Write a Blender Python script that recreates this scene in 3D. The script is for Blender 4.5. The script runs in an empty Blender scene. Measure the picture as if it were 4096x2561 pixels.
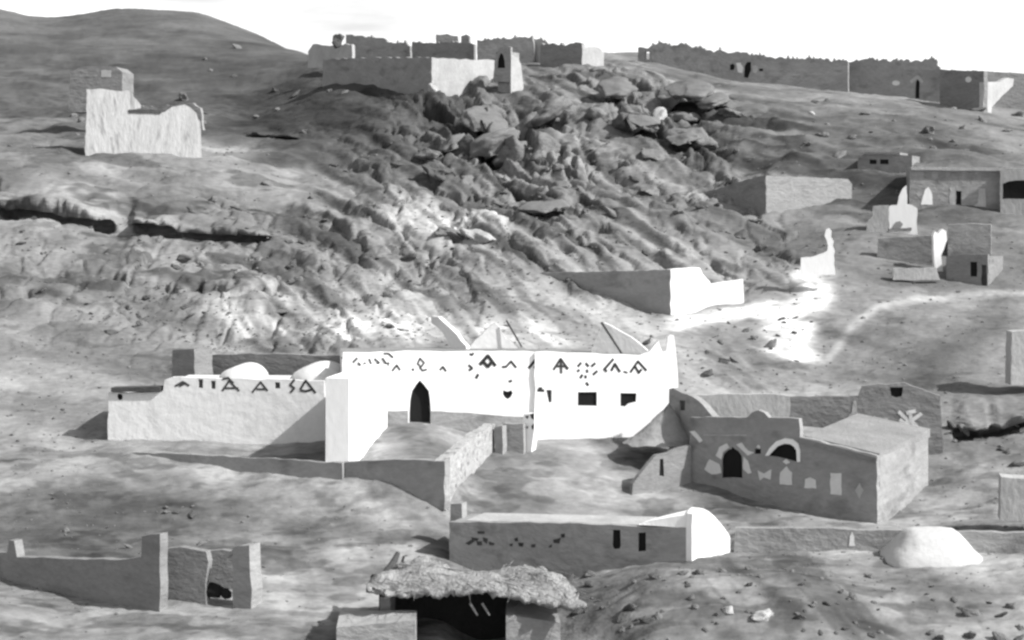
import bpy, bmesh, math, random
import numpy as np
from mathutils import Vector, Matrix

random.seed(7)
rng = np.random.default_rng(11)
C = bpy.context.scene.collection
SC = bpy.context.scene

# ------------------------------------------------------------------ camera, sky, sun, exposure
F, HV = 1800.0, 200.0                    # focal length in pixels, picture row of the horizon (1024x640)
cam = bpy.data.cameras.new('camera')
cam.sensor_width = 36.0
cam.lens = 36.0 * F / 1024
cam.shift_y = -(320 - HV) / 1024
cam.clip_start, cam.clip_end = 1.0, 5000.0
camo = bpy.data.objects.new('camera', cam)
camo.rotation_euler = (math.radians(90), 0, 0)
C.objects.link(camo)
SC.camera = camo

SUN_EL = math.radians(40)
sun_h = Vector((0.925, -0.38)).normalized()          # horizontal direction towards the sun
to_sun = Vector((sun_h.x * math.cos(SUN_EL), sun_h.y * math.cos(SUN_EL), math.sin(SUN_EL)))
W = bpy.data.worlds.new('World')
SC.world = W
W.use_nodes = True
nt = W.node_tree
bg = nt.nodes['Background']
sky = nt.nodes.new('ShaderNodeTexSky')
sky.sky_type = 'NISHITA'
sky.sun_disc = False
sky.sun_elevation = SUN_EL
sky.sun_rotation = math.atan2(sun_h.x, sun_h.y)
sky.dust_density = 0.9
sky.air_density = 1.0
bw = nt.nodes.new('ShaderNodeRGBToBW')               # the photograph is black and white
nt.links.new(sky.outputs[0], bw.inputs[0])
tcw = nt.nodes.new('ShaderNodeTexCoord')                # thin streaky cloud
mpw = nt.nodes.new('ShaderNodeMapping'); mpw.inputs['Scale'].default_value = (3.0, 3.0, 14.0); mpw.inputs['Location'].default_value = (0.35, 0.0, 0.2)
nzw = nt.nodes.new('ShaderNodeTexNoise'); nzw.inputs['Scale'].default_value = 2.2; nzw.inputs['Detail'].default_value = 5.0
mrw = nt.nodes.new('ShaderNodeMapRange')
for i_, v_ in ((1, 0.50), (2, 0.72), (3, 1.0), (4, 0.6)): mrw.inputs[i_].default_value = v_
mlw = nt.nodes.new('ShaderNodeMath'); mlw.operation = 'MULTIPLY'
nt.links.new(tcw.outputs['Generated'], mpw.inputs['Vector']); nt.links.new(mpw.outputs[0], nzw.inputs['Vector'])
nt.links.new(nzw.outputs[0], mrw.inputs[0]); nt.links.new(bw.outputs[0], mlw.inputs[0]); nt.links.new(mrw.outputs[0], mlw.inputs[1])
nt.links.new(mlw.outputs[0], bg.inputs['Color'])
bg.inputs['Strength'].default_value = 0.15
sl = bpy.data.lights.new('sun', 'SUN')
sl.energy = 3.7
sl.angle = math.radians(1.2)
sl.color = (1.0, 0.995, 0.985)
so = bpy.data.objects.new('sun', sl)
so.rotation_euler = to_sun.to_track_quat('Z', 'Y').to_euler()
so.location = (60, -40, 60)
C.objects.link(so)
SC.view_settings.view_transform = 'Standard'
SC.view_settings.look = 'None'
SC.view_settings.exposure = 0.9
SC.view_settings.gamma = 1.0
SC.render.engine = 'CYCLES'
SC.cycles.filter_width = 2.6

# ------------------------------------------------------------------ helpers
def at(u, v, Y):
    return Vector(((u - 512) / F * Y, Y, -(v - HV) / F * Y))

def tag(o, label=None, cat=None, group=None, kind=None):
    if label: o['label'] = label
    if cat: o['category'] = cat
    if group: o['group'] = group
    if kind: o['kind'] = kind
    return o

def thing(name, label, cat, loc, group=None):
    o = bpy.data.objects.new(name, None)
    o.empty_display_size = 0.5
    C.objects.link(o)
    o.location = loc
    return tag(o, label, cat, group)

# ---- vectorised noise
_perm = rng.permutation(512)
_perm = np.concatenate([_perm, _perm, _perm])
_val = rng.random(512) * 2 - 1
def _h(ix, iy, iz):
    return _val[_perm[(_perm[(_perm[ix & 511] + iy) & 511] + iz) & 511] & 511]
def noise(x, y, z=0.0):
    x = np.asarray(x, float); y = np.asarray(y, float); z = np.zeros_like(x) + z
    ix, iy, iz = np.floor(x).astype(int), np.floor(y).astype(int), np.floor(z).astype(int)
    fx, fy, fz = x - ix, y - iy, z - iz
    fx, fy, fz = [t * t * t * (t * (t * 6 - 15) + 10) for t in (fx, fy, fz)]
    r = 0
    for a in (0, 1):
        for b in (0, 1):
            for c in (0, 1):
                w = (fx if a else 1 - fx) * (fy if b else 1 - fy) * (fz if c else 1 - fz)
                r = r + w * _h(ix + a, iy + b, iz + c)
    return r
def fbm(x, y, z=0.0, n=4, g=0.5):
    r, a, f = 0, 1.0, 1.0
    for i in range(n):
        r = r + a * noise(x * f + 17.3 * i, y * f + 5.1 * i, np.asarray(z) * f)
        a *= g; f *= 2.03
    return r

# ------------------------------------------------------------------ materials (grey: black and white photograph)
def mk(name, base, var=0.25, scale=1.0, stretch=(1, 1, 1), bump=0.3, bscale=6.0, rough=0.92, fine=0.12, attr=None, spots=0.0, spot_scale=3.0):
    m = bpy.data.materials.new(name)
    m.use_nodes = True
    n = m.node_tree.nodes; l = m.node_tree.links
    p = n['Principled BSDF']
    p.inputs['Roughness'].default_value = rough
    p.inputs['Specular IOR Level'].default_value = 0.15
    tc = n.new('ShaderNodeTexCoord')
    mp = n.new('ShaderNodeMapping'); mp.inputs['Scale'].default_value = stretch
    l.new(tc.outputs['Object'], mp.inputs['Vector'])
    def nz(sc, det=6, rg=0.6):
        t = n.new('ShaderNodeTexNoise'); t.inputs['Scale'].default_value = sc
        t.inputs['Detail'].default_value = det; t.inputs['Roughness'].default_value = rg
        l.new(mp.outputs[0], t.inputs['Vector']); return t
    def math_(op, a, b, c=None):
        t = n.new('ShaderNodeMath'); t.operation = op
        for i, s in enumerate((a, b, c)):
            if s is None: continue
            if isinstance(s, (int, float)): t.inputs[i].default_value = s
            else: l.new(s, t.inputs[i])
        return t.outputs[0]
    a = nz(scale); b = nz(scale * 9, 4)
    va = math_('MULTIPLY_ADD', a.outputs[0], 4 * var, 1 - 2 * var)
    vb = math_('MULTIPLY_ADD', b.outputs[0], 4 * fine, 1 - 2 * fine)
    v = math_('MULTIPLY', va, vb)
    if spots > 0:
        s = nz(spot_scale, 3, 0.5)
        r = n.new('ShaderNodeMapRange'); r.inputs[1].default_value = 0.56; r.inputs[2].default_value = 0.68
        r.inputs[3].default_value = 1.0; r.inputs[4].default_value = 1 - spots
        l.new(s.outputs[0], r.inputs[0]); v = math_('MULTIPLY', v, r.outputs[0])
    if attr:
        at_ = n.new('ShaderNodeAttribute'); at_.attribute_name = attr
        v = math_('MULTIPLY', v, at_.outputs['Fac'])
    else:
        v = math_('MULTIPLY', v, base)
    v = math_('MINIMUM', math_('MAXIMUM', v, 0.008), 0.86)
    cc = n.new('ShaderNodeCombineColor')
    for i in range(3): l.new(v, cc.inputs[i])
    l.new(cc.outputs[0], p.inputs['Base Color'])
    if bump > 0:
        t = nz(bscale, 5); bp = n.new('ShaderNodeBump')
        bp.inputs['Strength'].default_value = bump; bp.inputs['Distance'].default_value = 0.25
        l.new(t.outputs[0], bp.inputs['Height']); l.new(bp.outputs[0], p.inputs['Normal'])
    return m

M = dict(
    ground=mk('ground', 1, 0.22, 0.35, (0.45, 0.8, 1.6), 0.55, 2.2, attr='tone', fine=0.2, spots=0.38, spot_scale=0.7),
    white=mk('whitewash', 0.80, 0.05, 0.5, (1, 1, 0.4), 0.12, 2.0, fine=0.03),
    white_worn=mk('whitewash_worn', 0.60, 0.08, 0.9, (0.7, 0.7, 0.7), 0.3, 2.0, fine=0.05, spots=0.15, spot_scale=0.9),
    ruin_white=mk('ruin_white', 0.40, 0.16, 0.8, (1.2, 1.2, 0.4), 0.5, 2.5, fine=0.1, spots=0.35, spot_scale=1.2),
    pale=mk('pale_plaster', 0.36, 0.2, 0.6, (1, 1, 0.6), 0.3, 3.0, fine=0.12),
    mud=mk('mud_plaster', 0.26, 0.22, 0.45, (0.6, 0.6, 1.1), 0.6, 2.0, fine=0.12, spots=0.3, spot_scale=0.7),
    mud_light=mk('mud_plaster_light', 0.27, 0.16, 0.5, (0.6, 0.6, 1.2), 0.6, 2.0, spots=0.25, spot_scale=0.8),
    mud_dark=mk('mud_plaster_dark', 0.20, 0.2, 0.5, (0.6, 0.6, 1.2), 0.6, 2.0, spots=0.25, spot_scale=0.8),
    rubble=mk('rubble_masonry', 0.36, 0.25, 0.9, (1, 1, 1), 0.8, 4.0, fine=0.25, spots=0.55, spot_scale=2.4),
    roof=mk('roof_earth', 0.22, 0.2, 0.6, (1, 1, 1), 0.4, 4.0),
    rock=mk('rock', 0.15, 0.3, 0.6, (0.8, 0.8, 1.8), 0.7, 2.5, fine=0.18, spots=0.4, spot_scale=1.0),
    rock_dark=mk('rock_dark', 0.09, 0.3, 0.6, (0.8, 0.8, 1.8), 0.7, 2.5, fine=0.18),
    rock_pale=mk('rock_pale', 0.34, 0.2, 0.7, (1, 1, 1), 0.6, 3.0, fine=0.15),
    ledge=mk('ledge_rock', 0.15, 0.25, 0.35, (0.45, 0.8, 1.6), 0.6, 2.2, fine=0.16, spots=0.3, spot_scale=0.8),
    vault_white=mk('vault_white', 0.46, 0.1, 0.6, (.7, .7, 1), 0.35, 2.0, fine=0.08, spots=.15, spot_scale=.9),
    shelter_shade=mk('shelter_shade_wall', 0.03, 0.2, 1.0),  # near-black colour paints the shade inside the shelter
    black=mk('black_and_shade', 0.012, 0.2, 2.0, (1, 1, 0.3), 0.2, 8.0),  # near-black panels paint the shade inside openings; also bundle and pointed rock
    wood=mk('old_wood', 0.06, 0.3, 2.0, (1, 1, 1), 0.3, 8.0),
    paint=mk('black_paint', 0.035, 0.3, 2.0, (1, 1, 1), 0.0),
    grey_paint=mk('grey_paint', 0.05, 0.3, 2.0, (1, 1, 1), 0.0),
    thatch=mk('thatch', 0.27, 0.3, 0.6, (1.2, .8, 1), 0.8, 5.0, fine=0.25, spots=0.5, spot_scale=1.1),
)

# ------------------------------------------------------------------ terrain: heights from profiles at several bearings
YL = [60, 84, 90, 95, 100, 106, 108, 110, 113, 120, 130, 140, 150, 160, 170, 185, 200, 220, 240, 265, 300, 350, 420, 520, 700]
PROF = {
 -400: [870, 655, 612, 585, 556, 522, 502, 488, 468, 438, 385, 345, 310, 275, 238, 178, 148, 135, 122, 105, 80, 45, 10, 50, 100],
    0: [870, 655, 604, 590, 552, 522, 502, 488, 468, 438, 385, 345, 310, 275, 238, 178, 148, 135, 122, 105, 80, 42, 2, 40, 95],
   55: [870, 655, 614, 588, 553, 522, 502, 488, 468, 440, 385, 346, 312, 277, 240, 182, 148, 136, 122, 104, 78, 45, 13, 45, 95],
  110: [870, 655, 616, 586, 553, 522, 502, 488, 468, 440, 385, 348, 313, 280, 243, 186, 150, 137, 122, 102, 76, 40, 3, 40, 95],
  170: [870, 655, 615, 586, 553, 522, 502, 488, 468, 440, 387, 348, 313, 281, 245, 190, 152, 138, 122, 101, 75, 40, 5, 45, 100],
  215: [870, 655, 615, 585, 553, 522, 502, 488, 468, 440, 387, 348, 313, 281, 246, 195, 155, 139, 122, 100, 73, 42, 14, 55, 105],
  260: [870, 655, 616, 585, 553, 524, 502, 483, 468, 440, 387, 347, 312, 281, 247, 200, 163, 140, 122, 98, 68, 45, 32, 65, 110],
  320: [870, 655, 618, 588, 556, 524, 502, 478, 466, 432, 380, 340, 307, 277, 245, 205, 172, 128, 92, 74, 58, 55, 70, 90, 120],
  390: [870, 660, 622, 592, 560, 520, 494, 461, 448, 422, 366, 331, 300, 270, 240, 205, 150, 108, 80, 68, 56, 60, 80, 100, 130],
  440: [870, 660, 622, 592, 562, 522, 498, 462, 449, 422, 366, 331, 300, 270, 240, 205, 155, 104, 86, 70, 56, 60, 80, 100, 130],
  470: [880, 690, 650, 612, 574, 536, 524, 500, 478, 436, 362, 328, 298, 268, 238, 202, 160, 94, 76, 66, 62, 70, 90, 110, 135],
  560: [880, 690, 634, 588, 572, 532, 520, 508, 484, 440, 372, 335, 300, 265, 232, 190, 142, 92, 68, 54, 56, 75, 95, 115, 140],
  650: [870, 650, 590, 566, 552, 532, 524, 516, 496, 448, 385, 340, 308, 272, 235, 190, 145, 96, 68, 54, 56, 80, 100, 120, 145],
  740: [865, 643, 588, 560, 546, 528, 521, 514, 500, 462, 400, 350, 314, 275, 235, 185, 138, 98, 84, 80, 86, 95, 110, 125, 150],
  830: [865, 640, 585, 560, 548, 532, 526, 521, 508, 474, 404, 352, 302, 260, 226, 176, 134, 104, 89, 86, 92, 100, 115, 130, 150],
  920: [865, 640, 585, 560, 548, 534, 528, 523, 506, 456, 392, 342, 302, 265, 219, 170, 135, 112, 100, 95, 98, 105, 120, 135, 155],
 1024: [865, 640, 585, 558, 546, 530, 522, 514, 496, 446, 387, 338, 302, 264, 216, 166, 140, 122, 111, 104, 106, 110, 125, 140, 155],
 1450: [865, 640, 585, 558, 546, 530, 521, 512, 494, 446, 387, 338, 302, 264, 216, 166, 142, 128, 118, 112, 112, 116, 130, 142, 158],
}
for u_, v_ in ((28, 12), (85, 9), (140, 3), (198, 5), (240, 24)):       # finer outline of the far hill
    ks = sorted(PROF); a_ = max(k for k in ks if k < u_); b_ = min(k for k in ks if k > u_)
    PROF[u_] = [pa + (pb - pa) * (u_ - a_) / (b_ - a_) for pa, pb in zip(PROF[a_], PROF[b_])]
    PROF[u_][YL.index(420)] = v_
us = np.array(sorted(PROF)); ys = np.array(YL, float)
ztab = np.array([[-(v - HV) / F * y for v, y in zip(PROF[u], YL)] for u in us])
NU, NY = 620, 900
gu = np.concatenate([np.linspace(-400, -25, 60), np.linspace(-20, 1044, 500), np.linspace(1050, 1450, 60)])
gy = np.concatenate([np.linspace(60, 83.5, 24), np.exp(np.linspace(math.log(84), math.log(262), 760)), np.linspace(266, 700, 116)])
zz = np.array([np.interp(gy, ys, row) for row in ztab])                 # profiles x rows
Z = np.array([np.interp(gu, us, zz[:, j]) for j in range(NY)]).T         # NU x NY
def blur(A, k, axis):
    w = np.exp(-0.5 * (np.arange(-3 * k, 3 * k + 1) / k) ** 2); w /= w.sum()
    P = np.pad(A, [(3 * k, 3 * k) if i == axis else (0, 0) for i in range(2)], mode='edge')
    return np.apply_along_axis(lambda r: np.convolve(r, w, mode='valid'), axis, P)
Z = blur(blur(Z, 5, 0), 4, 1)
U, Yg = np.meshgrid(gu, gy, indexing='ij')
X = (U - 512) / F * Yg
Zb = Z.copy()
V = HV - Zb * F / Yg                                                     # picture row of the bare slope
def ell(cu, cv, ru, rv, ang=0, soft=0.5):
    a = math.radians(ang); du, dv = U - cu, V - cv
    p = du * math.cos(a) + dv * math.sin(a); q = -du * math.sin(a) + dv * math.cos(a)
    d = np.sqrt((p / ru) ** 2 + (q / rv) ** 2)
    return np.clip((1 + soft - d) / (2 * soft), 0, 1)
def band(pts, w, soft=0.6):
    d = np.full(U.shape, 1e9)
    for (a, b), (c, e) in zip(pts, pts[1:]):
        L = (c - a) ** 2 + (e - b) ** 2
        t = np.clip(((U - a) * (c - a) + (V - b) * (e - b)) / L, 0, 1)
        d = np.minimum(d, np.hypot(U - a - t * (c - a), V - b - t * (e - b)))
    return np.clip((w * (1 + soft) - d) / (2 * soft * w), 0, 1)
# roughness of the ground
rough = 0.22 + 0 * U
rough += 0.55 * ell(250, 260, 300, 110, 10, 0.4) + 0.9 * ell(590, 140, 180, 60, 5, 0.4) + 0.45 * ell(640, 250, 160, 60, 0, 0.5)
rough += 0.4 * ell(880, 160, 200, 55, 0, 0.5) + 0.25 * ell(130, 70, 350, 60, 0, 0.5) + 0.3 * ell(850, 600, 250, 50, 0, 0.4) + 0.3 * ell(740, 370, 60, 35, 0, .5)
rough = np.clip(rough, 0, 1.2) * np.clip((V - 40) / 60 + .3, 0.3, 1)
gx = np.linspace(-200, 200, 801)                                         # strata dip to the right in the middle of the slope
gk = 0.12 + 0.38 * np.clip((gx + 26) / 16, 0, 1) * np.clip((27 - gx) / 10, 0, 1)
gG = np.cumsum(gk) * (gx[1] - gx[0])
al = X - 0.3 * Zb; ac = np.interp(X, gx, gG) + 0.92 * Zb
strata = 1 - np.abs(fbm(al / 8, ac / 1.3, Yg / 40, 3)) * 2
def worley(px, py, seed):
    ix, iy = np.floor(px).astype(int), np.floor(py).astype(int)
    f1 = np.full(px.shape, 9.0); f2 = f1.copy(); idv = np.zeros(px.shape)
    for a in (-1, 0, 1):
        for b_ in (-1, 0, 1):
            jx, jy = ix + a, iy + b_
            cx_ = jx + .5 + .42 * _h(jx, jy, np.full_like(jx, seed)); cy_ = jy + .5 + .42 * _h(jx, jy, np.full_like(jx, seed + 1))
            d = np.hypot(px - cx_, py - cy_); hv = _h(jx, jy, np.full_like(jx, seed + 2))
            nearer = d < f1
            f2 = np.where(nearer, f1, np.minimum(f2, d)); idv = np.where(nearer, hv, idv); f1 = np.where(nearer, d, f1)
    return f1, f2, idv
far = np.clip((Yg - 122) / 14, 0, 1)
cliff = np.clip(ell(590, 135, 165, 58, 6, 0.4) + 0.28 * ell(450, 220, 170, 60, 24, 0.5) + .24 * ell(200, 265, 230, 95, 8, .5) + .28 * ell(680, 235, 120, 45, 10, .5), 0, 1) * far
cliff = cliff * np.clip(0.85 + 0.9 * fbm(al / 13, ac / 6, 6.1, 3), 0.15, 1.25)
wx = 0.5 * fbm(X / 3, Zb / 2, 4.4, 3)
f1, f2, idv = worley(al / 4.6 + wx, ac / 1.9 + wx * .6, 5)
crack = np.clip((f2 - f1) / 0.22, 0, 1)
g1, g2, gid = worley(al / 1.5 + wx * 2, ac / 0.6 + wx, 11)
crack2 = np.clip((g2 - g1) / 0.25, 0, 1)
blocks = cliff * (1.15 * idv - 1.0 * (1 - crack) + 0.30 * gid - 0.28 * (1 - crack2))
# stepped beds on the open slope
q = (ac + 0.8 * fbm(al / 12, ac / 6, 7.7, 3)) / 1.9
step_ = (q - np.floor(q)); beds = (np.clip(step_ / 0.28, 0, 1) - step_) * np.clip(0.5 + 1.2 * fbm(al / 16, ac / 5, 2.1, 2), 0, 1) * np.clip(rough * 1.4, 0, 1) * far
Z = Z + rough * (0.9 * fbm(X / 11, Yg / 11, 0, 3) + 0.30 * strata * far + 0.30 * fbm(X / 3.6, Yg / 2.0, 3.3, 4)) + 0.10 * fbm(X / 2.5, Yg / 2.0, 9.1, 4) + 0.05 * fbm(X / .8, Yg / .6, 5.5, 3) + blocks + 0.7 * beds
Yd = -0.55 * blocks - 0.35 * beds                                         # beds and blocks also stand forward a little

def zi(Zarr, u, Y):
    i = np.clip(np.searchsorted(gu, u) - 1, 0, len(gu) - 2); j = np.clip(np.searchsorted(gy, Y) - 1, 0, NY - 2)
    a = (u - gu[i]) / (gu[i + 1] - gu[i]); b = (Y - gy[j]) / (gy[j + 1] - gy[j])
    return (Zarr[i, j] * (1 - a) + Zarr[i + 1, j] * a) * (1 - b) + (Zarr[i, j + 1] * (1 - a) + Zarr[i + 1, j + 1] * a) * b
def height(x, y):
    return float(zi(Z, 512 + F * x / y, y))
def hit(u, v):
    """the point of the ground seen at picture position (u, v)"""
    i = int(np.clip(np.searchsorted(gu, u), 0, len(gu) - 1))
    vv = HV - Zb[i] * F / gy
    k = int(np.argmax(vv <= v)) if (vv <= v).any() else NY - 1
    Y = gy[k]
    x = (u - 512) / F * Y
    return Vector((x, Y, float(zi(Z, u, Y))))

# notches cut into the slope (each is roofed over by a rock ledge further down)
NOTCH = [  # u0, v0, u1, v1, height in px
 (2, 216, 112, 229, 17), (136, 233, 178, 237, 15), (178, 236, 268, 242, 7), (484, 161, 502, 163, 17), (478, 130, 494, 132, 13),
 (447, 153, 458, 155, 9), (606, 110, 622, 106, 9), (672, 112, 704, 114, 13), (706, 116, 728, 118, 7), (636, 148, 655, 148, 9),
 (672, 157, 700, 158, 8), (530, 221, 562, 222, 5), (250, 138, 296, 141, 4), (956, 443, 984, 440, 13), (984, 438, 1030, 432, 14), (550, 131, 560, 132, 14)]
ledges = []
for (u0, v0, u1, v1, hp) in NOTCH:
    P0, P1 = hit(u0, v0), hit(u1, v1)
    hgt = hp / F * P0.y
    D = hgt * 1.6 + 1.2
    t = np.clip((U - u0) / (u1 - u0), 0, 1)
    yf = P0.y + t * (P1.y - P0.y)
    zf = P0.z + t * (P1.z - P0.z)
    # fold the slope into a floor, a back wall, a roof coming forward again, and a jutting bed above
    r = (Yg - yf) / D
    endf = np.clip(np.minimum(U - u0 + 4, u1 + 4 - U) / 9, 0, 1)
    n1 = fbm(X / 1.4, Z / 1.4, 21.0 + u0, 3); n2 = fbm(X / 0.9, Yg / 0.9, 3.0 + u0, 3)
    zc = zf - .2 + hgt * (1 + .22 * n1)
    m0 = (r >= -0.08) & (r < 0.4); m1 = (r >= 0.4) & (r < 1.0); m2 = (r >= 1.0) & (r < 3.2)
    q_ = np.clip((r - .45) / .55, 0, 1); t_ = np.clip((r - 1) / 2.2, 0, 1)
    Zn = np.where(m0, np.minimum(Z, zf - .2), np.where(m1, np.minimum(zc, zf - .2 + hgt * np.clip((r - .4) / .1, 0, 1)), np.where(m2, np.maximum(Z, zc + (.3 + .25 * n2) * (1 - t_)), Z)))
    Ydn = np.where(m0, np.clip(r, 0, 1) / .4 * 1.25 * D - np.clip(r, 0, 1) * D, np.where(m1, 1.25 * D - q_ * (1.5 + .25 * n1) * D - r * D, np.where(m2, -(1.25 + .25 * n1) * D * (1 - t_), Yd)))
    mm = (m0 | m1 | m2) * endf
    Z = Z * (1 - mm) + Zn * mm; Yd = Yd * (1 - mm) + Ydn * mm
    ledges.append((P0, P1, hgt, D))

# ground tone: lighter and darker patches, a pit's shade among them
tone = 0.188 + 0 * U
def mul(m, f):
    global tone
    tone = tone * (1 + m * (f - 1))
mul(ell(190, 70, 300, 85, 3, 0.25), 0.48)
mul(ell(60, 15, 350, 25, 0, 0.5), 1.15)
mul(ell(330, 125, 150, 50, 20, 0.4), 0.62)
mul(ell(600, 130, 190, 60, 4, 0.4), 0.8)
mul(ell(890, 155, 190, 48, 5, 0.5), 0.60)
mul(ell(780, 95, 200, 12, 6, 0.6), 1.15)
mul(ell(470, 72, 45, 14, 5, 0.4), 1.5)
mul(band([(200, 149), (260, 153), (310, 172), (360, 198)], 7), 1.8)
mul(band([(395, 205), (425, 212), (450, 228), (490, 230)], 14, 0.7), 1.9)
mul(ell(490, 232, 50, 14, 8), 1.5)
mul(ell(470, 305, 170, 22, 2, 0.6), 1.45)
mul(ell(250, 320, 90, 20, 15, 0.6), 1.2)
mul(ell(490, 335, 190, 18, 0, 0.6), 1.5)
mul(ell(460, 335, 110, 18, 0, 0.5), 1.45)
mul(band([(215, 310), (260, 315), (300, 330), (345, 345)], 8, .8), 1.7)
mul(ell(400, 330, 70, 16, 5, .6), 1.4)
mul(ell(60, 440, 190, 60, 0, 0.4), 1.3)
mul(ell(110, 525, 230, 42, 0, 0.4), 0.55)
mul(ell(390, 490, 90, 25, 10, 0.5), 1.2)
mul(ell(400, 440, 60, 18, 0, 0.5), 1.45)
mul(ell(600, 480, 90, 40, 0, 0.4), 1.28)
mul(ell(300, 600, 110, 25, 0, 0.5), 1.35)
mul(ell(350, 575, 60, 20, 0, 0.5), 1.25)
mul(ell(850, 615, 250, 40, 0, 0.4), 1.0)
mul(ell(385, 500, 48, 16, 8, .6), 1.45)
mul(ell(300, 530, 20, 10, 20, .6), .6)  # dark patch painted as the shade of a pit
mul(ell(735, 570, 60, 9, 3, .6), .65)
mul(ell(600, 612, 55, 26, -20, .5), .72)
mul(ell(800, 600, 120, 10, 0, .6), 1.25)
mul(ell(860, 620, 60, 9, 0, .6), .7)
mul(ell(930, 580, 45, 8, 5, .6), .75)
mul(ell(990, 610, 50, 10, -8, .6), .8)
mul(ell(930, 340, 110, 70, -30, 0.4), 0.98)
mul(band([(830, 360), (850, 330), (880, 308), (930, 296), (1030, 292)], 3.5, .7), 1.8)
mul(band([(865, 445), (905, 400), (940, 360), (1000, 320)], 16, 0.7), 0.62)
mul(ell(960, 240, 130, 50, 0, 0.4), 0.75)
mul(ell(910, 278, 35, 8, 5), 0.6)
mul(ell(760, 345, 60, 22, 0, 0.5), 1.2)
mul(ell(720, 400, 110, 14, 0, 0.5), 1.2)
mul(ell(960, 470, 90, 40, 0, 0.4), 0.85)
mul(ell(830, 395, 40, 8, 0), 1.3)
fore = np.clip((125 - Yg) / 8, 0, 1)
tone = tone * (1 + fore * np.clip(0.42 * fbm(X / 4.5, Yg / 2.2, 12.3, 4), -.38, .4)) * (1 - .35 * fore * np.clip((fbm(X / 2.2, Yg / 1.3, 31.7, 3) - .2) * 5, 0, 1))
# lime-white spill down the slope
wob = 5 * fbm(X / 3, Yg / 3, 1.7, 3)
def poly_in(pts):
    ins = np.zeros(U.shape, bool); n = len(pts); uu = U + wob; vv = V + wob * .6
    for i in range(n):
        (a, b), (c, d) = pts[i], pts[(i + 1) % n]
        cond = ((b > vv) != (d > vv)) & (uu < (c - a) * (vv - b) / (d - b + 1e-9) + a)
        ins ^= cond
    return ins
spill = poly_in([(798, 265), (831, 269), (826, 278), (824, 285), (836, 298), (822, 311), (811, 323), (808, 345), (811, 352), (824, 368), (806, 362), (780, 360), (766, 355),
                 (764, 325), (752, 318), (740, 322), (700, 328), (672, 332), (671, 312), (746, 308), (781, 306), (798, 295), (792, 280)])
w = blur(blur(spill.astype(float), 3, 0), 2, 1)
w = np.clip(w * (1 + .5 * fbm(X / 1.6, Yg / 1.2, 14.2, 4)), 0, 1)
tone = tone * (1 - w) + 0.70 * w
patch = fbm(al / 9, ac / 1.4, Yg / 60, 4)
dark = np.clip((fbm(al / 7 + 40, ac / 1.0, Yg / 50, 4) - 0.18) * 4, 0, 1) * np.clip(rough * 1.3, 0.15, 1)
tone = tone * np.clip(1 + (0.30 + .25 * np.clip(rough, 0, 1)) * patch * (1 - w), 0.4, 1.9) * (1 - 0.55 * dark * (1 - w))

nu, ny = U.shape
co = np.stack([X, Yg + Yd, Z], -1).reshape(-1, 3)
idx = np.arange(nu * ny).reshape(nu, ny)
quads = np.stack([idx[:-1, :-1], idx[1:, :-1], idx[1:, 1:], idx[:-1, 1:]], -1).reshape(-1, 4)
me = bpy.data.meshes.new('hillside')
me.vertices.add(len(co)); me.vertices.foreach_set('co', co.ravel())
me.loops.add(quads.size); me.loops.foreach_set('vertex_index', quads.ravel().astype(np.int32))
me.polygons.add(len(quads))
me.polygons.foreach_set('loop_start', np.arange(0, quads.size, 4, dtype=np.int32))
me.polygons.foreach_set('loop_total', np.full(len(quads), 4, np.int32))
me.polygons.foreach_set('use_smooth', np.ones(len(quads), bool))
me.update(calc_edges=True); me.validate()
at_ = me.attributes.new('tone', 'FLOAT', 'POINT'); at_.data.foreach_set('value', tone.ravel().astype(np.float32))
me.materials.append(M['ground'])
terr = bpy.data.objects.new('hillside', me); C.objects.link(terr)
tag(terr, 'dry rocky hillside with sandy paths and a white spill of lime', None, None, 'structure')

# ------------------------------------------------------------------ mesh accumulator
class VP:
    """a vertical plane through two ground bearings; picture points are projected onto it"""
    def __init__(s, u0, Y0, u1, Y1):
        s.p = Vector(((u0 - 512) / F * Y0, Y0)); q = Vector(((u1 - 512) / F * Y1, Y1))
        s.len = (q - s.p).length; s.d = (q - s.p).normalized(); s.n = Vector((s.d.y, -s.d.x))
    def loc(s, u, v):
        k = (u - 512) / F
        t = (k * s.p.y - s.p.x) / (s.d.x - k * s.d.y)
        y = s.p.y + t * s.d.y
        return t, -(v - HV) / F * y
    def pt(s, t, z, off=0.0):
        a = s.p + s.d * t + s.n * off
        return Vector((a.x, a.y, z))

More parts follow.
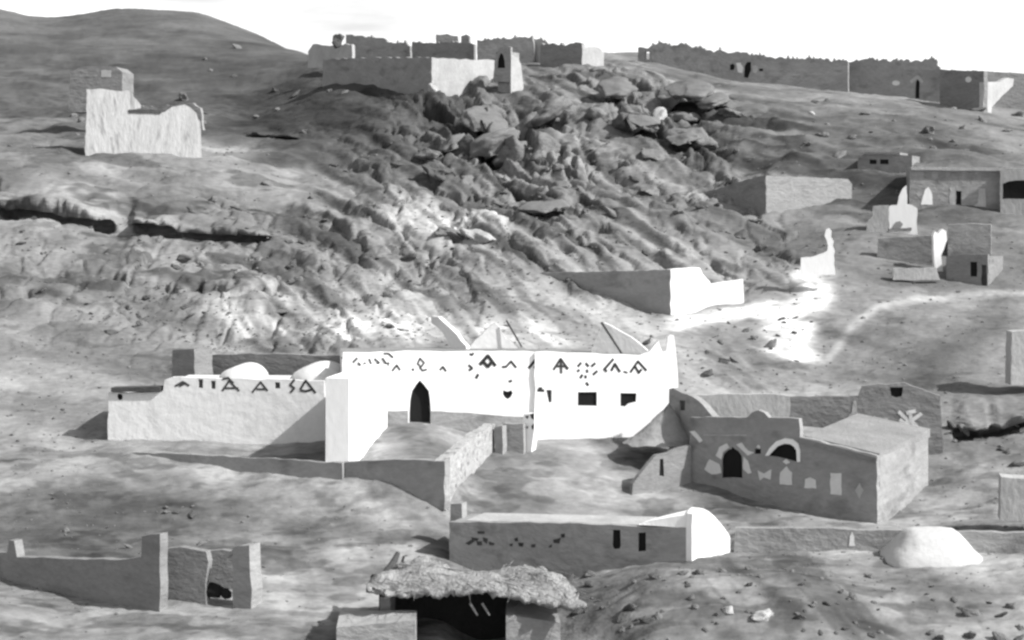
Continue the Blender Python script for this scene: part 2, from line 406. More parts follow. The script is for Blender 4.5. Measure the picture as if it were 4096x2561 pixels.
WALL = {}
class B:
    def __init__(s): s.v = []; s.f = []
    def add(s, vs, fs):
        o = len(s.v); s.v += [Vector(a) for a in vs]; s.f += [[i + o for i in f] for f in fs]
    def panel2(s, fn, outline, holes=(), thick=0.4, off=0.0, jit=0.03, step=0.8):
        """closed slab: outline and holes in plane coordinates; fn(t, z, off) gives the world point"""
        bm = bmesh.new(); loops = []
        for li, lp in enumerate([outline] + list(holes)):
            pts = []
            for a, b in zip(lp, lp[1:] + lp[:1]):
                L = math.hypot(b[0] - a[0], b[1] - a[1]); k = max(1, int(L / step)) if jit > 0 else 1
                for q in range(k):
                    w = q / k; j = jit if q else jit * .3
                    pts.append((a[0] + (b[0] - a[0]) * w + random.uniform(-j, j), a[1] + (b[1] - a[1]) * w + random.uniform(-j, j)))
            loops.append(pts)
        ed = []; flat = []
        for pts in loops:
            vs = [bm.verts.new((p[0], p[1], 0)) for p in pts]; flat.append(vs)
            ed += [bm.edges.new((vs[i], vs[(i + 1) % len(vs)])) for i in range(len(vs))]
        bmesh.ops.triangle_fill(bm, use_beauty=True, use_dissolve=False, edges=ed)
        bm.verts.index_update()
        P = [(q.co.x, q.co.y) for q in bm.verts]; n = len(P)
        tris = []
        for f in bm.faces:
            i = [q.index for q in f.verts]
            area = sum(P[i[k]][0] * P[i[(k + 1) % len(i)]][1] - P[i[(k + 1) % len(i)]][0] * P[i[k]][1] for k in range(len(i)))
            tris.append(i if area > 0 else i[::-1])
        vs = [fn(a, b, off) for a, b in P] + [fn(a, b, off - thick) for a, b in P]
        fs = [t for t in tris] + [[j + n for j in t[::-1]] for t in tris]
        for lv in flat:
            ids = [q.index for q in lv]
            for k in range(len(ids)):
                a, b = ids[k], ids[(k + 1) % len(ids)]
                fs.append([a, a + n, b + n, b])
        bm.free()
        s.add(vs, fs)
    def panel(s, vp, poly, holes=(), thick=0.4, off=0.0, jit=0.045, step=0.55):
        s.panel2(vp.pt, [vp.loc(*p) for p in poly], [[vp.loc(*p) for p in h] for h in holes], thick, off, jit, step)
    def stroke(s, vp, pts, wpx, off=0.02):
        for i, (a, b) in enumerate(zip(pts, pts[1:])):
            A, Bq = Vector(vp.loc(*a)), Vector(vp.loc(*b)); d = (Bq - A)
            if d.length < 1e-5: continue
            w = wpx * 1.55 / F * vp.p.y * 0.5; d.normalize(); nn = Vector((-d.y, d.x)) * w
            A = A - d * w * .4; Bq = Bq + d * w * .4
            o = off + 0.0025 * i
            q = [A - nn, Bq - nn, Bq + nn, A + nn]
            s.add([vp.pt(p.x, p.y, o) for p in q] + [vp.pt(p.x, p.y, -0.02) for p in q],
                  [[0, 1, 2, 3], [0, 4, 5, 1], [1, 5, 6, 2], [2, 6, 7, 3], [3, 7, 4, 0]])
    def prism(s, foot, z0, z1):
        """foot: list of xy, z0/z1 numbers or per-corner lists"""
        n = len(foot)
        z0 = z0 if isinstance(z0, (list, tuple)) else [z0] * n; z1 = z1 if isinstance(z1, (list, tuple)) else [z1] * n
        ar = sum(foot[i][0] * foot[(i + 1) % n][1] - foot[(i + 1) % n][0] * foot[i][1] for i in range(n))
        if ar < 0: foot = foot[::-1]; z0 = list(z0)[::-1]; z1 = list(z1)[::-1]
        s.add([(p[0], p[1], z) for p, z in zip(foot, z0)] + [(p[0], p[1], z) for p, z in zip(foot, z1)],
              [list(range(n))[::-1], list(range(n, 2 * n))] + [[i, (i + 1) % n, (i + 1) % n + n, i + n] for i in range(n)])
    def tube(s, a, b, r0, r1, n=7):
        a, b = Vector(a), Vector(b); d = (b - a).normalized()
        e = d.orthogonal().normalized(); g = d.cross(e)
        vs = []
        for p, r in ((a, r0), (b, r1)):
            for i in range(n):
                t = 2 * math.pi * i / n; vs.append(p + (e * math.cos(t) + g * math.sin(t)) * r)
        s.add(vs, [[i, (i + 1) % n, (i + 1) % n + n, i + n] for i in range(n)] + [list(range(n))[::-1], list(range(n, 2 * n))])
    def vault(s, c0, c1, w0, h0, w1, h1, n=16, m=8, power=2.0, skirt=1.5):
        """rounded vault from base centre c0 to c1; half widths and heights at both ends"""
        c0, c1 = Vector(c0), Vector(c1); d = (c1 - c0); d.z = 0; d.normalize(); sd = Vector((d.y, -d.x, 0))
        vs = []; k = n + 3
        for j in range(m + 1):
            t = j / m; c = c0.lerp(c1, t); ww = w0 + (w1 - w0) * t; hh = h0 + (h1 - h0) * math.sin(t * math.pi / 2) if h1 > h0 else h0 + (h1 - h0) * (1 - math.cos(t * math.pi / 2))
            ring = [(-ww, -skirt)]
            for i in range(n + 1):
                a = math.pi * (1 - i / n); ca, sa = math.cos(a), math.sin(a)
                ring.append((ww * math.copysign(abs(ca) ** (2 / power), ca), hh * abs(sa) ** (2 / power)))
            ring.append((ww, -skirt))
            for x, z in ring:
                vs.append(c + sd * (x * (1 + random.uniform(-.01, .01))) + Vector((0, 0, z)))
        fs = []
        for j in range(m):
            for i in range(k - 1):
                fs.append([j * k + i, j * k + i + 1, (j + 1) * k + i + 1, (j + 1) * k + i])
        fs += [list(range(k))[::-1], list(range(m * k, m * k + k))]
        s.add(vs, fs)
    def build(s, name, mat, parent=None, smooth=False):
        me = bpy.data.meshes.new(name)
        o = Vector((0, 0, 0)); p = parent
        while p is not None: o = o + p.location; p = p.parent
        base = Vector((0, 0, 0))
        if parent is None and s.v:
            lo = [min(a[i] for a in s.v) for i in range(3)]; hi = [max(a[i] for a in s.v) for i in range(3)]
            base = Vector(((lo[0] + hi[0]) / 2, (lo[1] + hi[1]) / 2, lo[2]))
        me.from_pydata([tuple(a - o - base) for a in s.v], [], s.f)
        bm = bmesh.new(); bm.from_mesh(me); bmesh.ops.recalc_face_normals(bm, faces=bm.faces); bm.to_mesh(me); bm.free()
        if smooth:
            me.polygons.foreach_set('use_smooth', [True] * len(me.polygons))
        me.materials.append(M[mat] if isinstance(mat, str) else mat)
        ob = bpy.data.objects.new(name, me); C.objects.link(ob)
        ob.location = base
        if parent is not None:
            ob.parent = parent
            if name in ('wall', 'front_wall'): WALL[parent.name] = ob
        return ob

def rect(u0, v0, u1, v1): return [(u0, v0), (u1, v0), (u1, v1), (u0, v1)]
def oval(u, v, ru, rv, n=12): return [(u + ru * math.cos(2 * math.pi * i / n), v + rv * math.sin(2 * math.pi * i / n)) for i in range(n)]
def jag(pts, amp, step=3.0):
    """ruined top edge: picture polyline crumbled into uneven lumps, gaps and a few upright remnants"""
    out = []; w = 0.0
    for (a, b), (c, d) in zip(pts, pts[1:]):
        x = a; sg = 1 if c > a else -1
        while (c - x) * sg > step * .3:
            t = (x - a) / (c - a); w = max(-amp, min(amp * .8, w * .55 + random.gauss(0, amp * .45)))
            y = b + (d - b) * t + w
            out.append((x, y))
            if random.random() < .12:
                out += [(x + .5 * sg, y - amp * random.uniform(.5, 1.3)), (x + random.uniform(1.0, 1.8) * sg, y - amp * random.uniform(.3, 1.1)), (x + 2.1 * sg, y)]; x += 2.1 * sg
            x += sg * step * random.uniform(.35, 2.0)
    out.append(pts[-1]); return out
def back(vp, poly, depth, t0=0.4):
    """footprint rectangle behind a facade spanned by poly"""
    ts = [vp.loc(*p)[0] for p in poly]; a, b = min(ts), max(ts)
    return [tuple(vp.pt(a, 0, -t0)[:2]), tuple(vp.pt(b, 0, -t0)[:2]), tuple(vp.pt(b, 0, -depth)[:2]), tuple(vp.pt(a, 0, -depth)[:2])]
def zof(vp, u, v): return vp.loc(u, v)[1]
def base_of(vp, u, v, off=0.0):
    t, z = vp.loc(u, v); return vp.pt(t, z, off)
def leaf(root, vp, name, poly, mat, off, thick=0.06, jit=0.0):  # flat dark sheet standing for the shade inside an opening
    b = B(); b.panel(vp, poly, (), thick, off, jit); return b.build(name, mat, root)
def motif(root, vp, strokes, w, mat='paint', name='motif_or_shading', off=0.02):
    b = B()
    for i, st in enumerate(strokes): b.stroke(vp, st, w, off + 0.006 * i)
    return b.build(name, mat, WALL.get(root.name, root))
def patch_(root, vp, poly, mat, name='motif_or_shading', off=0.025):
    b = B(); b.panel(vp, poly, (), 0.06, off, 0.03, 0.25); return b.build(name, mat, WALL.get(root.name, root))
def ruin_wall(name, label, vp, poly, mat, thick=0.6, holes=(), cat='wall', group=None):
    b = B(); b.panel(vp, poly, holes, thick, 0.0, 0.05, 0.6); o = b.build(name, mat); return tag(o, label, cat, group)

# ------------------------------------------------------------------ main white house
P = VP(343, 119.3, 535, 120.6)
zA = lambda x, y: ((1300 + x / 3.2253) / 4, (1250 + y / 3.2253) / 4)
zB = lambda x, y: ((1950 + x / 3.024) / 4, (1250 + y / 3.024) / 4)
root = thing('white_house', 'long whitewashed house with tall pointed black doorway and painted triangles along its parapet', 'house', base_of(P, 430, 424))
door = [(420, 380), (416, 385), (412, 391), (410.5, 400), (409, 424), (430.5, 424), (430, 400), (429, 391), (424.5, 385)]
hole1 = [(503.5, 390), (507.5, 391.5), (511.5, 390), (513, 393), (511, 397), (508, 399.5), (505, 397.5), (503, 394)]
outL = [(341, 440), (343, 353), (380, 352), (430, 351.5), (480, 351.5), (535.5, 352.5), (535.5, 440)]
b = B(); b.panel(P, outL, [door, hole1], 0.5, 0, .06, .7)
RB = VP(535, 120.4, 676, 121.6)
outR = [(535, 446), (535, 352.3), (580, 353.5), (620, 355), (640, 356), (649, 352), (654, 346), (658.5, 340.5), (660.5, 347), (663, 352), (666.5, 351), (668, 337),
        (671, 334.5), (674, 335.5), (676, 350), (678, 388), (672, 390), (670, 446)]
w1 = rect(578, 392, 597, 406); w2 = [(620.5, 393), (636.5, 393.5), (636, 402), (628, 404), (625, 406.5), (620.5, 406)]; w3 = [(546.5, 390), (552, 390), (551.5, 402), (549, 403)]
b.panel(RB, outR, [w1, w2, w3], 0.5, 0, .06, .7)
zr = zof(P, 430, 357)
b.prism(back(P, outL, 8.0, .5), -18.5, zr - 0.12)
zr2 = zof(RB, 600, 360)
b.prism(back(RB, [(535.6, 400), (669, 400)], 9.5, .5), -18.5, zr2 - 0.12)
b.build('wall', 'white', root)
b = B(); fp = back(P, outL, 7.8, .55); b.prism(fp, zr - 0.118, zr); b.build('roof', 'roof', root)
b = B(); fp = back(RB, [(536, 400), (668, 400)], 9.3, .55); b.prism(fp, zr2 - 0.118, zr2); b.build('roof', 'roof', root)
leaf(root, P, 'door', [(u, v) for u, v in door], 'black', -0.32)
leaf(root, P, 'window', oval(508, 394.5, 6, 6), 'black', -0.12)
leaf(root, RB, 'window', rect(577, 391, 598, 407), 'black', -0.12)
leaf(root, RB, 'window', rect(619, 391.5, 637.5, 407.5), 'black', -0.12)
leaf(root, RB, 'window', rect(545.5, 389, 553, 404), 'wood', -0.16)
b = B(); b.panel(P, [(388, 442), (388, 411), (408, 410.5), (408, 442)], (), 0.07, 0.05, .03)
b.panel(P, [(431, 442), (431, 411), (470, 412.5), (500, 415.5), (524, 416.5), (524, 442)], (), 0.07, 0.05, .03)
b.build('plinth', 'mud_light', root)
W_ = 1.5
for st in ([[(2000, 670), (2100, 558), (2195, 685)], [(2045, 640), (2100, 700), (2150, 640)]],):
    motif(root, P, [[zA(*p) for p in q] for q in st], 2.3)
motif(root, P, [[zA(*p) for p in q] for q in ([(365, 640), (415, 590)], [(430, 650), (480, 715), (520, 650)], [(570, 600), (600, 680), (660, 725), (690, 640)],
      [(640, 600), (700, 650)], [(740, 590), (790, 660), (770, 735)], [(820, 650), (800, 690)])], 1.3, 'grey_paint')
motif(root, P, [[zA(*p) for p in q] for q in ([(870, 750), (925, 680), (965, 740)],)], 1.3)
motif(root, P, [[zA(*p) for p in q] for q in ([(1485, 740), (1520, 700), (1560, 755)],)], 1.3)
motif(root, P, [[zA(*p) for p in q] for q in ([(1225, 590), (1195, 660), (1240, 700), (1280, 650), (1225, 590)], [(1220, 705), (1260, 750), (1310, 735)])], 1.1, 'grey_paint')
motif(root, P, [[zA(*p) for p in q] for q in ([(1855, 680), (1900, 720), (1860, 745)],)], 1.5)
motif(root, P, [[zA(*p) for p in q] for q in ([(1950, 845), (1975, 800)],)], 1.8)
motif(root, P, [[zA(*p) for p in q] for q in ([(1870, 535), (1895, 548), (1915, 525)],)], 1.3)
motif(root, P, [[zA(*p) for p in q] for q in ([(760, 530), (820, 530), (875, 580)],)], 1.2)
motif(root, P, [[zB(*p) for p in q] for q in ([(230, 650), (285, 590), (345, 665)], [(180, 658), (228, 656)])], 1.4)
motif(root, P, [[zA(1135, 728), zA(1135, 745)]], 1.5)
def mB(st, w, mat='paint'): motif(root, P if st[0][0][0] < 560 else RB, [[zB(*p) for p in q] for q in st], w, mat)
mB([[(500, 670), (590, 560), (680, 680)], [(570, 655), (592, 690), (610, 655)]], 1.8)
for st, w, mt in (
    ([[(800, 690), (885, 560), (970, 680)], [(840, 650), (940, 650)], [(888, 600), (892, 730)]], 1.5, 'grey_paint'),
    ([[(935, 640), (970, 680)], [(880, 570), (892, 600)]], 2.0, 'paint'),
    ([[(1095, 650), (1130, 610)], [(1190, 615), (1220, 650)], [(1260, 650), (1300, 615)], [(1090, 712), (1108, 695)], [(1203, 695), (1207, 722)], [(1280, 750), (1325, 710)], [(1125, 790), (1145, 755)], [(1185, 790), (1188, 765)]], 1.6, 'paint'),
    ([[(1410, 690), (1520, 565)], [(1500, 700), (1540, 620), (1600, 715)], [(1410, 680), (1440, 712)]], 1.6, 'paint'),
    ([[(1730, 720), (1820, 590), (1920, 700)], [(1785, 650), (1830, 730), (1860, 690)]], 1.5, 'paint'),
    ([[(1195, 850), (1218, 880)]], 1.6, 'paint'), ([[(1650, 715), (1690, 728)]], 1.2, 'grey_paint')):
    for grp in ([st] if len(st) < 5 else [[q] for q in st]): motif(root, RB, [[zB(*p) for p in q] for q in grp], w, mt)
motif(root, P, [[zB(262, 835), zB(292, 825)]], 1.6, 'grey_paint')
motif(root, RB, [[zB(610, 940), zB(680, 945)], [zB(625, 920), zB(655, 920)]], 1.8)
# painted side of the projecting block
SB = VP(532.5, 121.3, 535.2, 119.5)
b = B(); b.panel(SB, [(530, 446), (530, 409), (535, 408), (535, 446)], (), 0.05, 0.05, 0.0); 
# broken gables behind the roof
G1 = VP(430, 126.5, 525, 127)
b = B(); b.panel(G1, [(466, 360), (470, 347), (480, 336), (488, 328), (495, 323), (500, 328), (505, 338), (514, 344), (521, 352), (522, 360)], (), 0.5, 0, .06, .5)
b.build('broken_gable', 'white_worn', root)
G2 = VP(430, 127.5, 470, 126)
b = B(); b.panel(G2, [(431, 316), (438, 317), (452, 330), (466, 346), (467, 362), (446, 362), (450, 346), (442, 332), (431, 323)], (), 0.5, 0, .06, .5)
b.build('broken_gable', 'white_worn', root)
G3 = VP(590, 127, 660, 126)
b = B(); b.panel(G3, [(588, 366), (594, 344), (600, 330), (604, 323), (611, 326), (620, 331), (631, 337), (640, 344), (648, 351), (656, 358), (656, 366)], (), 0.45, 0, .06, .5)
b.build('broken_gable', 'white_worn', root)
b = B(); b.tube(G3.pt(*G3.loc(602, 322), 0.25), G3.pt(*G3.loc(627, 359), 0.6), 0.09, 0.07); b.build('pole', 'wood', root)
b = B(); b.tube(G1.pt(*G1.loc(506, 320), 0.3), G1.pt(*G1.loc(521, 346), 0.7), 0.07, 0.06); b.build('pole', 'wood', root)

# courtyard side wall running towards us
A0, A1 = Vector(((388 - 512) / F * 120, 119.2)), Vector(((349 - 512) / F * 110.5, 110.5))
dl = (A1 - A0).normalized(); nl = Vector((-dl.y, dl.x)); nl = nl if nl.x < 0 else -nl
Bq, Aq = A1 + nl * 1.5, A0 + nl * 1.5
b = B(); b.prism([tuple(A0), tuple(A1), tuple(Bq), tuple(Aq)], -18.5, [-10.9, -10.95, -10.95, -10.9])
o = b.build('courtyard_wall', 'white'); tag(o, 'thick white courtyard wall coming forward left of the tall black doorway', 'wall')

# ------------------------------------------------------------------ low white wing at the left
LW = VP(108, 119.8, 326, 119.0)
zC = lambda x, y: ((400 + x / 2.419) / 4, (1350 + y / 2.419) / 4)
root = thing('white_wing', 'low white house wing with frieze of triangles and domed roofs, left of the courtyard wall', 'house', base_of(LW, 215, 431))
outl = [(108, 440), (108, 393), (163, 392), (165, 380), (172, 377), (250, 379), (324, 381), (325, 448)]
hole = oval(120, 397, 3, 3.4, 8)
b = B(); b.panel(LW, outl, [hole, rect(198.5, 378.8, 203, 388), rect(211, 380.5, 215.5, 389), rect(275, 382, 280, 388.5)], 0.45)
zt = zof(LW, 250, 384)
b.prism(back(LW, [(168, 400), (325, 400)], 6.0, .45), -17.5, zt)
b.prism(back(LW, [(108.5, 400), (167.9, 400)], 4.5, .45), -17.5, zof(LW, 130, 396))
b.build('wall', 'white_worn', root)
leaf(root, LW, 'window', oval(120, 397, 4, 4.5, 8), 'black', -0.10)
for r in (rect(197.5, 379.3, 204, 389), rect(210, 381, 216.5, 390), rect(274, 382.5, 281, 389.5)): leaf(root, LW, 'window', r, 'wood', -0.1)
for st, w, mt in (
    ([[(1185, 515), (1250, 420), (1345, 515)], [(1215, 490), (1335, 490)], [(1190, 400), (1240, 390), (1290, 440)]], 1.3, 'grey_paint'),
    ([[(1475, 530), (1555, 430), (1620, 515)], [(1520, 500), (1600, 500)]], 1.3, 'grey_paint'),
    ([[(1880, 410), (1840, 460), (1880, 490), (1845, 530)]], 1.5, 'grey_paint'),
    ([[(1940, 500), (1990, 415), (2085, 535)], [(1940, 510), (1990, 520), (2060, 500)]], 1.4, 'paint'),
    ([[(730, 470), (800, 430), (860, 465)], [(770, 470), (830, 440)]], 1.4, 'grey_paint')):
    motif(root, LW, [[zC(*p) for p in q] for q in st], w, mt)
for (ua, wa, va, ha) in ((233, 21, 378, 14), (312, 28, 381, 16)):
    c0 = base_of(LW, ua, va, -1.2); c1 = c0 - Vector((LW.n.x, LW.n.y, 0)) * 4.6
    c0.z = c1.z = zt - .25
    b = B(); b.vault(c0, c1, wa / F * 119, ha / F * 119 + .3, wa / F * 119 * .95, ha / F * 119 + .25); b.build('domed_roof', 'white_worn', root, True)
b = B(); b.panel(LW, [(112, 391.5), (112, 387.5), (161, 386.5), (161, 391.5)], (), 1.0, 0.25, .02); b.build('shade_bar', 'wood', root)  # dark bar stands in for the shadow strip above the low wall

# ------------------------------------------------------------------ walls around and below the main house
VW = VP(198, 130, 342, 127); ruin_wall('terrace_wall', 'dark low terrace wall behind the domed roofs of the white wing', VW, [(198, 380), (198, 356), (250, 353.5), (340, 356), (342, 380)], 'mud_dark', 0.8)
VW = VP(172, 127.5, 195, 126.5)
b = B(); pl = [(172, 385), (172.5, 350), (194, 349), (195, 385)]; b.panel(VW, pl, (), 2.0); tag(b.build('mud_hut', 'mud_dark'), 'small dark mud block standing behind the left part of the white wing', 'hut')
VW = VP(345, 110.2, 444.5, 107.2); ruin_wall('retaining_wall', 'grey shaded retaining wall below the courtyard of the pointed doorway', VW, [(344, 505), (345, 462), (395, 459.5), (444.5, 461), (444.5, 510)], 'mud', 0.7)
VW = VP(104, 117.0, 342, 110.0); ruin_wall('garden_wall', 'long low wall in front of the white wing, tapering out to the left', VW, [(104, 480), (104, 452), (180, 454), (240, 457), (342, 463), (343, 500), (290, 500), (200, 490)], 'mud', 0.5)
# pale rubble wall running back from the retaining wall
WA, WB = at(446, 505, 107.4), at(495, 442, 118.2)
dv = (WB - WA); dv.z = 0; dv.normalize(); sd = Vector((-dv.y, dv.x, 0)); sd = sd if sd.x < 0 else -sd
VR = VP(446, 107.4, 495, 118.2)
b = B()
tl = VR.len
topz = [(0, -15.6), (2, -15.35), (4.2, -15.1), (6.5, -14.9), (8.5, -14.8), (tl, -14.7)]
b.panel2(VR.pt, [(0, -20.5)] + topz + [(tl, -19)], (), 0.7, 0, .07, .4)
tag(b.build('rubble_wall', 'rubble'), 'pale rubble stone wall climbing back to the house, beside the grey retaining wall', 'wall')
VW = VP(494, 117.5, 503, 117.2)
ruin_wall('gate_pier', 'slim grey gate pier standing at the top of the pale rubble wall', VW, [(494.5, 455), (494.5, 427), (502, 426), (502.5, 455)], 'mud', 0.6, cat='pier')
VW = VP(503, 118, 524, 117.6)
ruin_wall('yard_wall', 'short grey yard wall between gate pier and the projecting white block', VW, [(503, 458), (503, 423), (523, 424), (523.5, 458)], 'mud_light', 0.5)
VW = VP(522, 118.3, 535.5, 117.9)
root = thing('white_pier', 'white pier with black painted marks at the corner of the projecting block', 'pier', base_of(VW, 529, 440))
b = B(); b.panel(VW, [(523, 452), (523.5, 414), (534.5, 413.5), (534.5, 430), (531, 452)], (), 0.7); b.build('wall', 'white', root)
patch_(root, VW, [(525, 416), (529, 415.5), (527.5, 419)], 'paint'); patch_(root, VW, [(530.5, 414.5), (534, 413), (534, 420), (531.5, 418)], 'paint')
patch_(root, VW, [(531.5, 426), (534, 423), (534, 429.5), (532, 429)], 'paint'); patch_(root, VW, [(526, 427), (528.5, 426), (527.5, 429)], 'grey_paint')

# ------------------------------------------------------------------ mud house at the right
H = VP(690, 115.5, 877, 108.5)
zD = lambda x, y: ((2600 + x / 2.0158) / 4, (1500 + y / 2.0158) / 4)
root = thing('mud_house', 'grey mud house with arched black doorway, white-rimmed half-round window and white painted shapes', 'house', base_of(H, 780, 508))
dr = [(722, 478), (721.8, 460), (723.5, 454), (728, 450), (731, 449), (732.5, 446.5), (734.5, 449), (738.5, 451), (741.5, 456), (742.5, 478)]
wn = [zD(*p) for p in ((960, 650), (985, 620), (1030, 575), (1085, 553), (1135, 558), (1165, 580), (1183, 610), (1185, 700))]
sm = rect(754.5, 449, 761, 454)
sill = [(688, 530), (690, 417.5), (747, 417.5), (752, 412.5), (758, 410.3), (764, 412.5), (769, 417.5), (799, 419), (800, 437), (838, 446), (877, 456), (877, 545)]
b = B(); b.panel(H, sill, [dr, wn, sm], 0.45)
zro = zof(H, 840, 452)
fp = back(H, [(690, 450), (877, 450)], 8.6, .45)
z1 = [zof(H, 700, 440), zof(H, 877, 458), zof(H, 877, 458) + .25, zof(H, 700, 440) + .3]
b.prism(fp, -21.5, z1)
b.build('wall', 'mud', root)
leaf(root, H, 'door', [(720, 482), (720, 446), (744, 445), (744, 482)], 'black', -0.12)
leaf(root, H, 'window', [(765, 464), (765, 440), (799, 438), (799, 466)], 'black', -0.12)
leaf(root, H, 'window', rect(753.5, 448, 762, 455), 'black', -0.12)
# flat roof of pale earth with kerb
b = B(); f2 = back(H, [(801, 450), (876.6, 450)], 9.0, .47); b.prism(f2, [z1[0] - .4, z1[1] + .004, z1[2] + .004, z1[3] - .5], [zof(H, 801, 436.5), zof(H, 876, 454.5), zof(H, 876, 454.5) + .6, zof(H, 801, 436.5) + .55]); b.build('roof', 'roof', root)
# arch trim of the half-round window
arch_o = [zD(*p) for p in ((930, 650), (965, 590), (1020, 535), (1090, 510), (1150, 518), (1195, 550), (1212, 610), (1212, 700))]
b = B(); b.panel(H, arch_o + [(wn[-1][0] + .3, wn[-1][1])] + [(p[0], p[1]) for p in wn[::-1][1:]], (), 0.12, 0.06, 0.0); b.build('arch_trim', 'white', root)
for pl in ([(530, 650), (560, 580), (620, 550), (640, 585), (590, 620), (575, 680)], [(695, 560), (740, 545), (790, 610), (840, 625), (790, 650), (750, 610)],
           [(440, 760), (480, 680), (560, 720), (575, 790), (500, 800)], [(755, 660), (790, 690), (820, 790), (790, 795), (752, 760)],
           [(870, 770), (920, 795), (980, 760), (970, 845), (920, 825), (885, 850)], [(1045, 880), (1050, 790), (1100, 735), (1145, 790), (1145, 885)],
           [(1245, 910), (1250, 840), (1290, 825), (1335, 845), (1340, 915)], [(1455, 960), (1455, 790), (1545, 790), (1545, 970)],
           [(1655, 930), (1690, 870), (1725, 930), (1690, 1000)], [(1070, 700), (1100, 675), (1130, 705), (1100, 720)], [(860, 580), (872, 562), (890, 575), (885, 595)],
           [(320, 455), (360, 450), (425, 530), (400, 545)], [(430, 490), (430, 480), (780, 480), (780, 490)]):
    patch_(root, H, [zD(*p) for p in pl], 'white_worn' if pl[0][0] < 1640 and pl[0][0] != 430 else 'pale')
# shadow line below the roof edge, put in as a dark strip
b = B(); b.stroke(H, [(800, 440), (836, 449), (876, 460)], 3.5, 0.10); b.build('cornice_shadow', 'mud_dark', root)
# annex wall behind with ornaments
AX = VP(772, 121.5, 944, 119.5)
root2 = thing('decorated_wall', 'dark wall behind the mud house roof with white flower and small pale ornaments', 'wall', base_of(AX, 860, 430))
b = B(); b.panel(AX, [(770, 460), (771, 397), (800, 396.5), (858, 396.5), (862, 386), (905, 383), (940, 396), (944, 460)], [[(890, 387.5), (903, 387.5), (902, 396), (896, 397.5), (891, 396)]], 0.5)
b.build('wall', 'mud_dark', root2)
leaf(root2, AX, 'window', rect(888, 385, 905, 399), 'black', -0.12)
for pl, mt in (([(774, 411), (774, 402), (782, 402), (782, 411)], 'mud_light'), ([(845, 421), (852, 412), (853, 401), (856, 401), (857, 412), (862, 421)], 'pale'), ([(872, 432), (874, 416), (888, 418), (889, 432)], 'pale')):
    patch_(root2, AX, pl, mt)
motif(root2, AX, [[(899, 412), (911, 423), (905, 430)], [(911, 421), (921, 414)], [(903, 424), (911, 421), (920, 430)], [(910, 411), (911, 421)], [(907, 413), (915, 411)], [(900, 420), (908, 426)]], 2.2, 'white_worn', off=0.03)
# lit yard wall behind, left
VW = VP(688, 122, 790, 121); ruin_wall('yard_wall', 'pale yard wall seen over the parapet of the mud house', VW, [(686, 445), (687, 396), (720, 394), (770, 394), (790, 396), (790, 445)], 'pale', 0.5)
VW = VP(668, 119.6, 716, 114.6)
root = thing('gable_wall', 'grey curved gable wall with small dark window, between white house and mud house', 'wall', base_of(VW, 690, 470))
b = B(); b.panel(VW, [(669, 480), (669, 389), (673, 388), (682, 393), (693, 397), (702, 404), (712, 416), (716, 420), (716, 500)], [rect(679.5, 400.5, 685, 410.5)], 0.5)
b.build('wall', 'mud', root); leaf(root, VW, 'window', rect(678.5, 399.5, 686, 411.5), 'wood', -0.1)
for pl in ([(673, 437), (676, 437), (676, 449), (673.5, 449)], [(678, 447), (683, 448), (683, 457), (679, 455)], [(685, 453), (690, 454), (690, 462), (686, 460)], [(692, 459), (696, 460), (696, 468), (693, 466)]):
    patch_(root, VW, pl, 'pale')  # pale patches paint sunlight on the stepped wall top
b = B()
vs, fs = [], []
hc = at(662, 436, 118.0)
for j in range(9):
    for i in range(29):
        a = math.pi * 2 * i / 28; r = j / 8
        vs.append(hc + Vector((math.cos(a) * 2.6 * r, math.sin(a) * 1.7 * r, 2.5 * (1 - r) ** 1.15 - .5 + .12 * random.uniform(-1, 1))) + Vector((.5, .6, 0)) * (1 - r))
fs = [[j * 29 + i, j * 29 + i + 1, (j + 1) * 29 + i + 1, (j + 1) * 29 + i] for j in range(8) for i in range(28)]
b.add(vs, fs); tag(b.build('rubble_heap', 'mud', None, True), 'grey heap of earth and rubble piled against the right corner of the white house', 'heap')
# slit window post below
VW = VP(632, 112.6, 691, 115.2)
root = thing('slit_wall', 'low grey sloping wall with a narrow dark slit, stepping up to the mud house', 'wall', base_of(VW, 662, 490))
b = B(); b.panel(VW, [(632, 515), (633, 484), (642, 472), (650, 462), (656, 455), (668, 453), (676, 449), (691, 445), (691, 515)], [[(659.5, 476), (660, 459), (663.5, 459), (664, 476)]], 0.3)
b.build('wall', 'mud_dark', root); leaf(root, VW, 'window', rect(658.5, 457, 665, 478), 'black', -0.10)

# ------------------------------------------------------------------ lower house with whitewashed end
L = VP(449, 100.5, 692, 95.3)
root = thing('lower_house', 'low grey house with pale roof, two narrow black windows and white rounded end', 'house', base_of(L, 570, 566))
zE = lambda x, y: ((1700 + x / 1.861) / 4, (1950 + y / 1.861) / 4)
wa = [(613, 530), (620.5, 530), (620.5, 546), (619, 549), (614, 549), (612.5, 546)]; wb = [(638, 533), (646, 532.5), (646, 551), (638, 551.5)]
fo = [(449, 595), (449, 521.8), (520, 522.5), (570, 523), (621, 525.8), (692, 528), (692, 595)]
b = B(); b.panel(L, fo, [wa, wb], 0.4)
fpl = back(L, [(449, 540), (692, 540)], 3.2, .4)
zl0, zl1 = zof(L, 449, 522) - .05, zof(L, 692, 528.2) - .05
b.prism(fpl, -22.5, [zl0, zl1, zl1, zl0])
b.build('wall', 'mud', root)
tq = lambda u: (L.loc(u, 530)[0]) / L.len
zl = lambda u: zl0 + (zl1 - zl0) * tq(u)
b = B(); fr = back(L, [(463, 540), (640, 540)], 3.1, .42); b.prism(fr, [zl(463) + .004, zl(640) + .004] * 1 + [zl(640) + .004, zl(463) + .004], [zl(463) + .09, zl(640) + .09, zl(640) + .09, zl(463) + .09]); b.build('roof', 'pale', root)
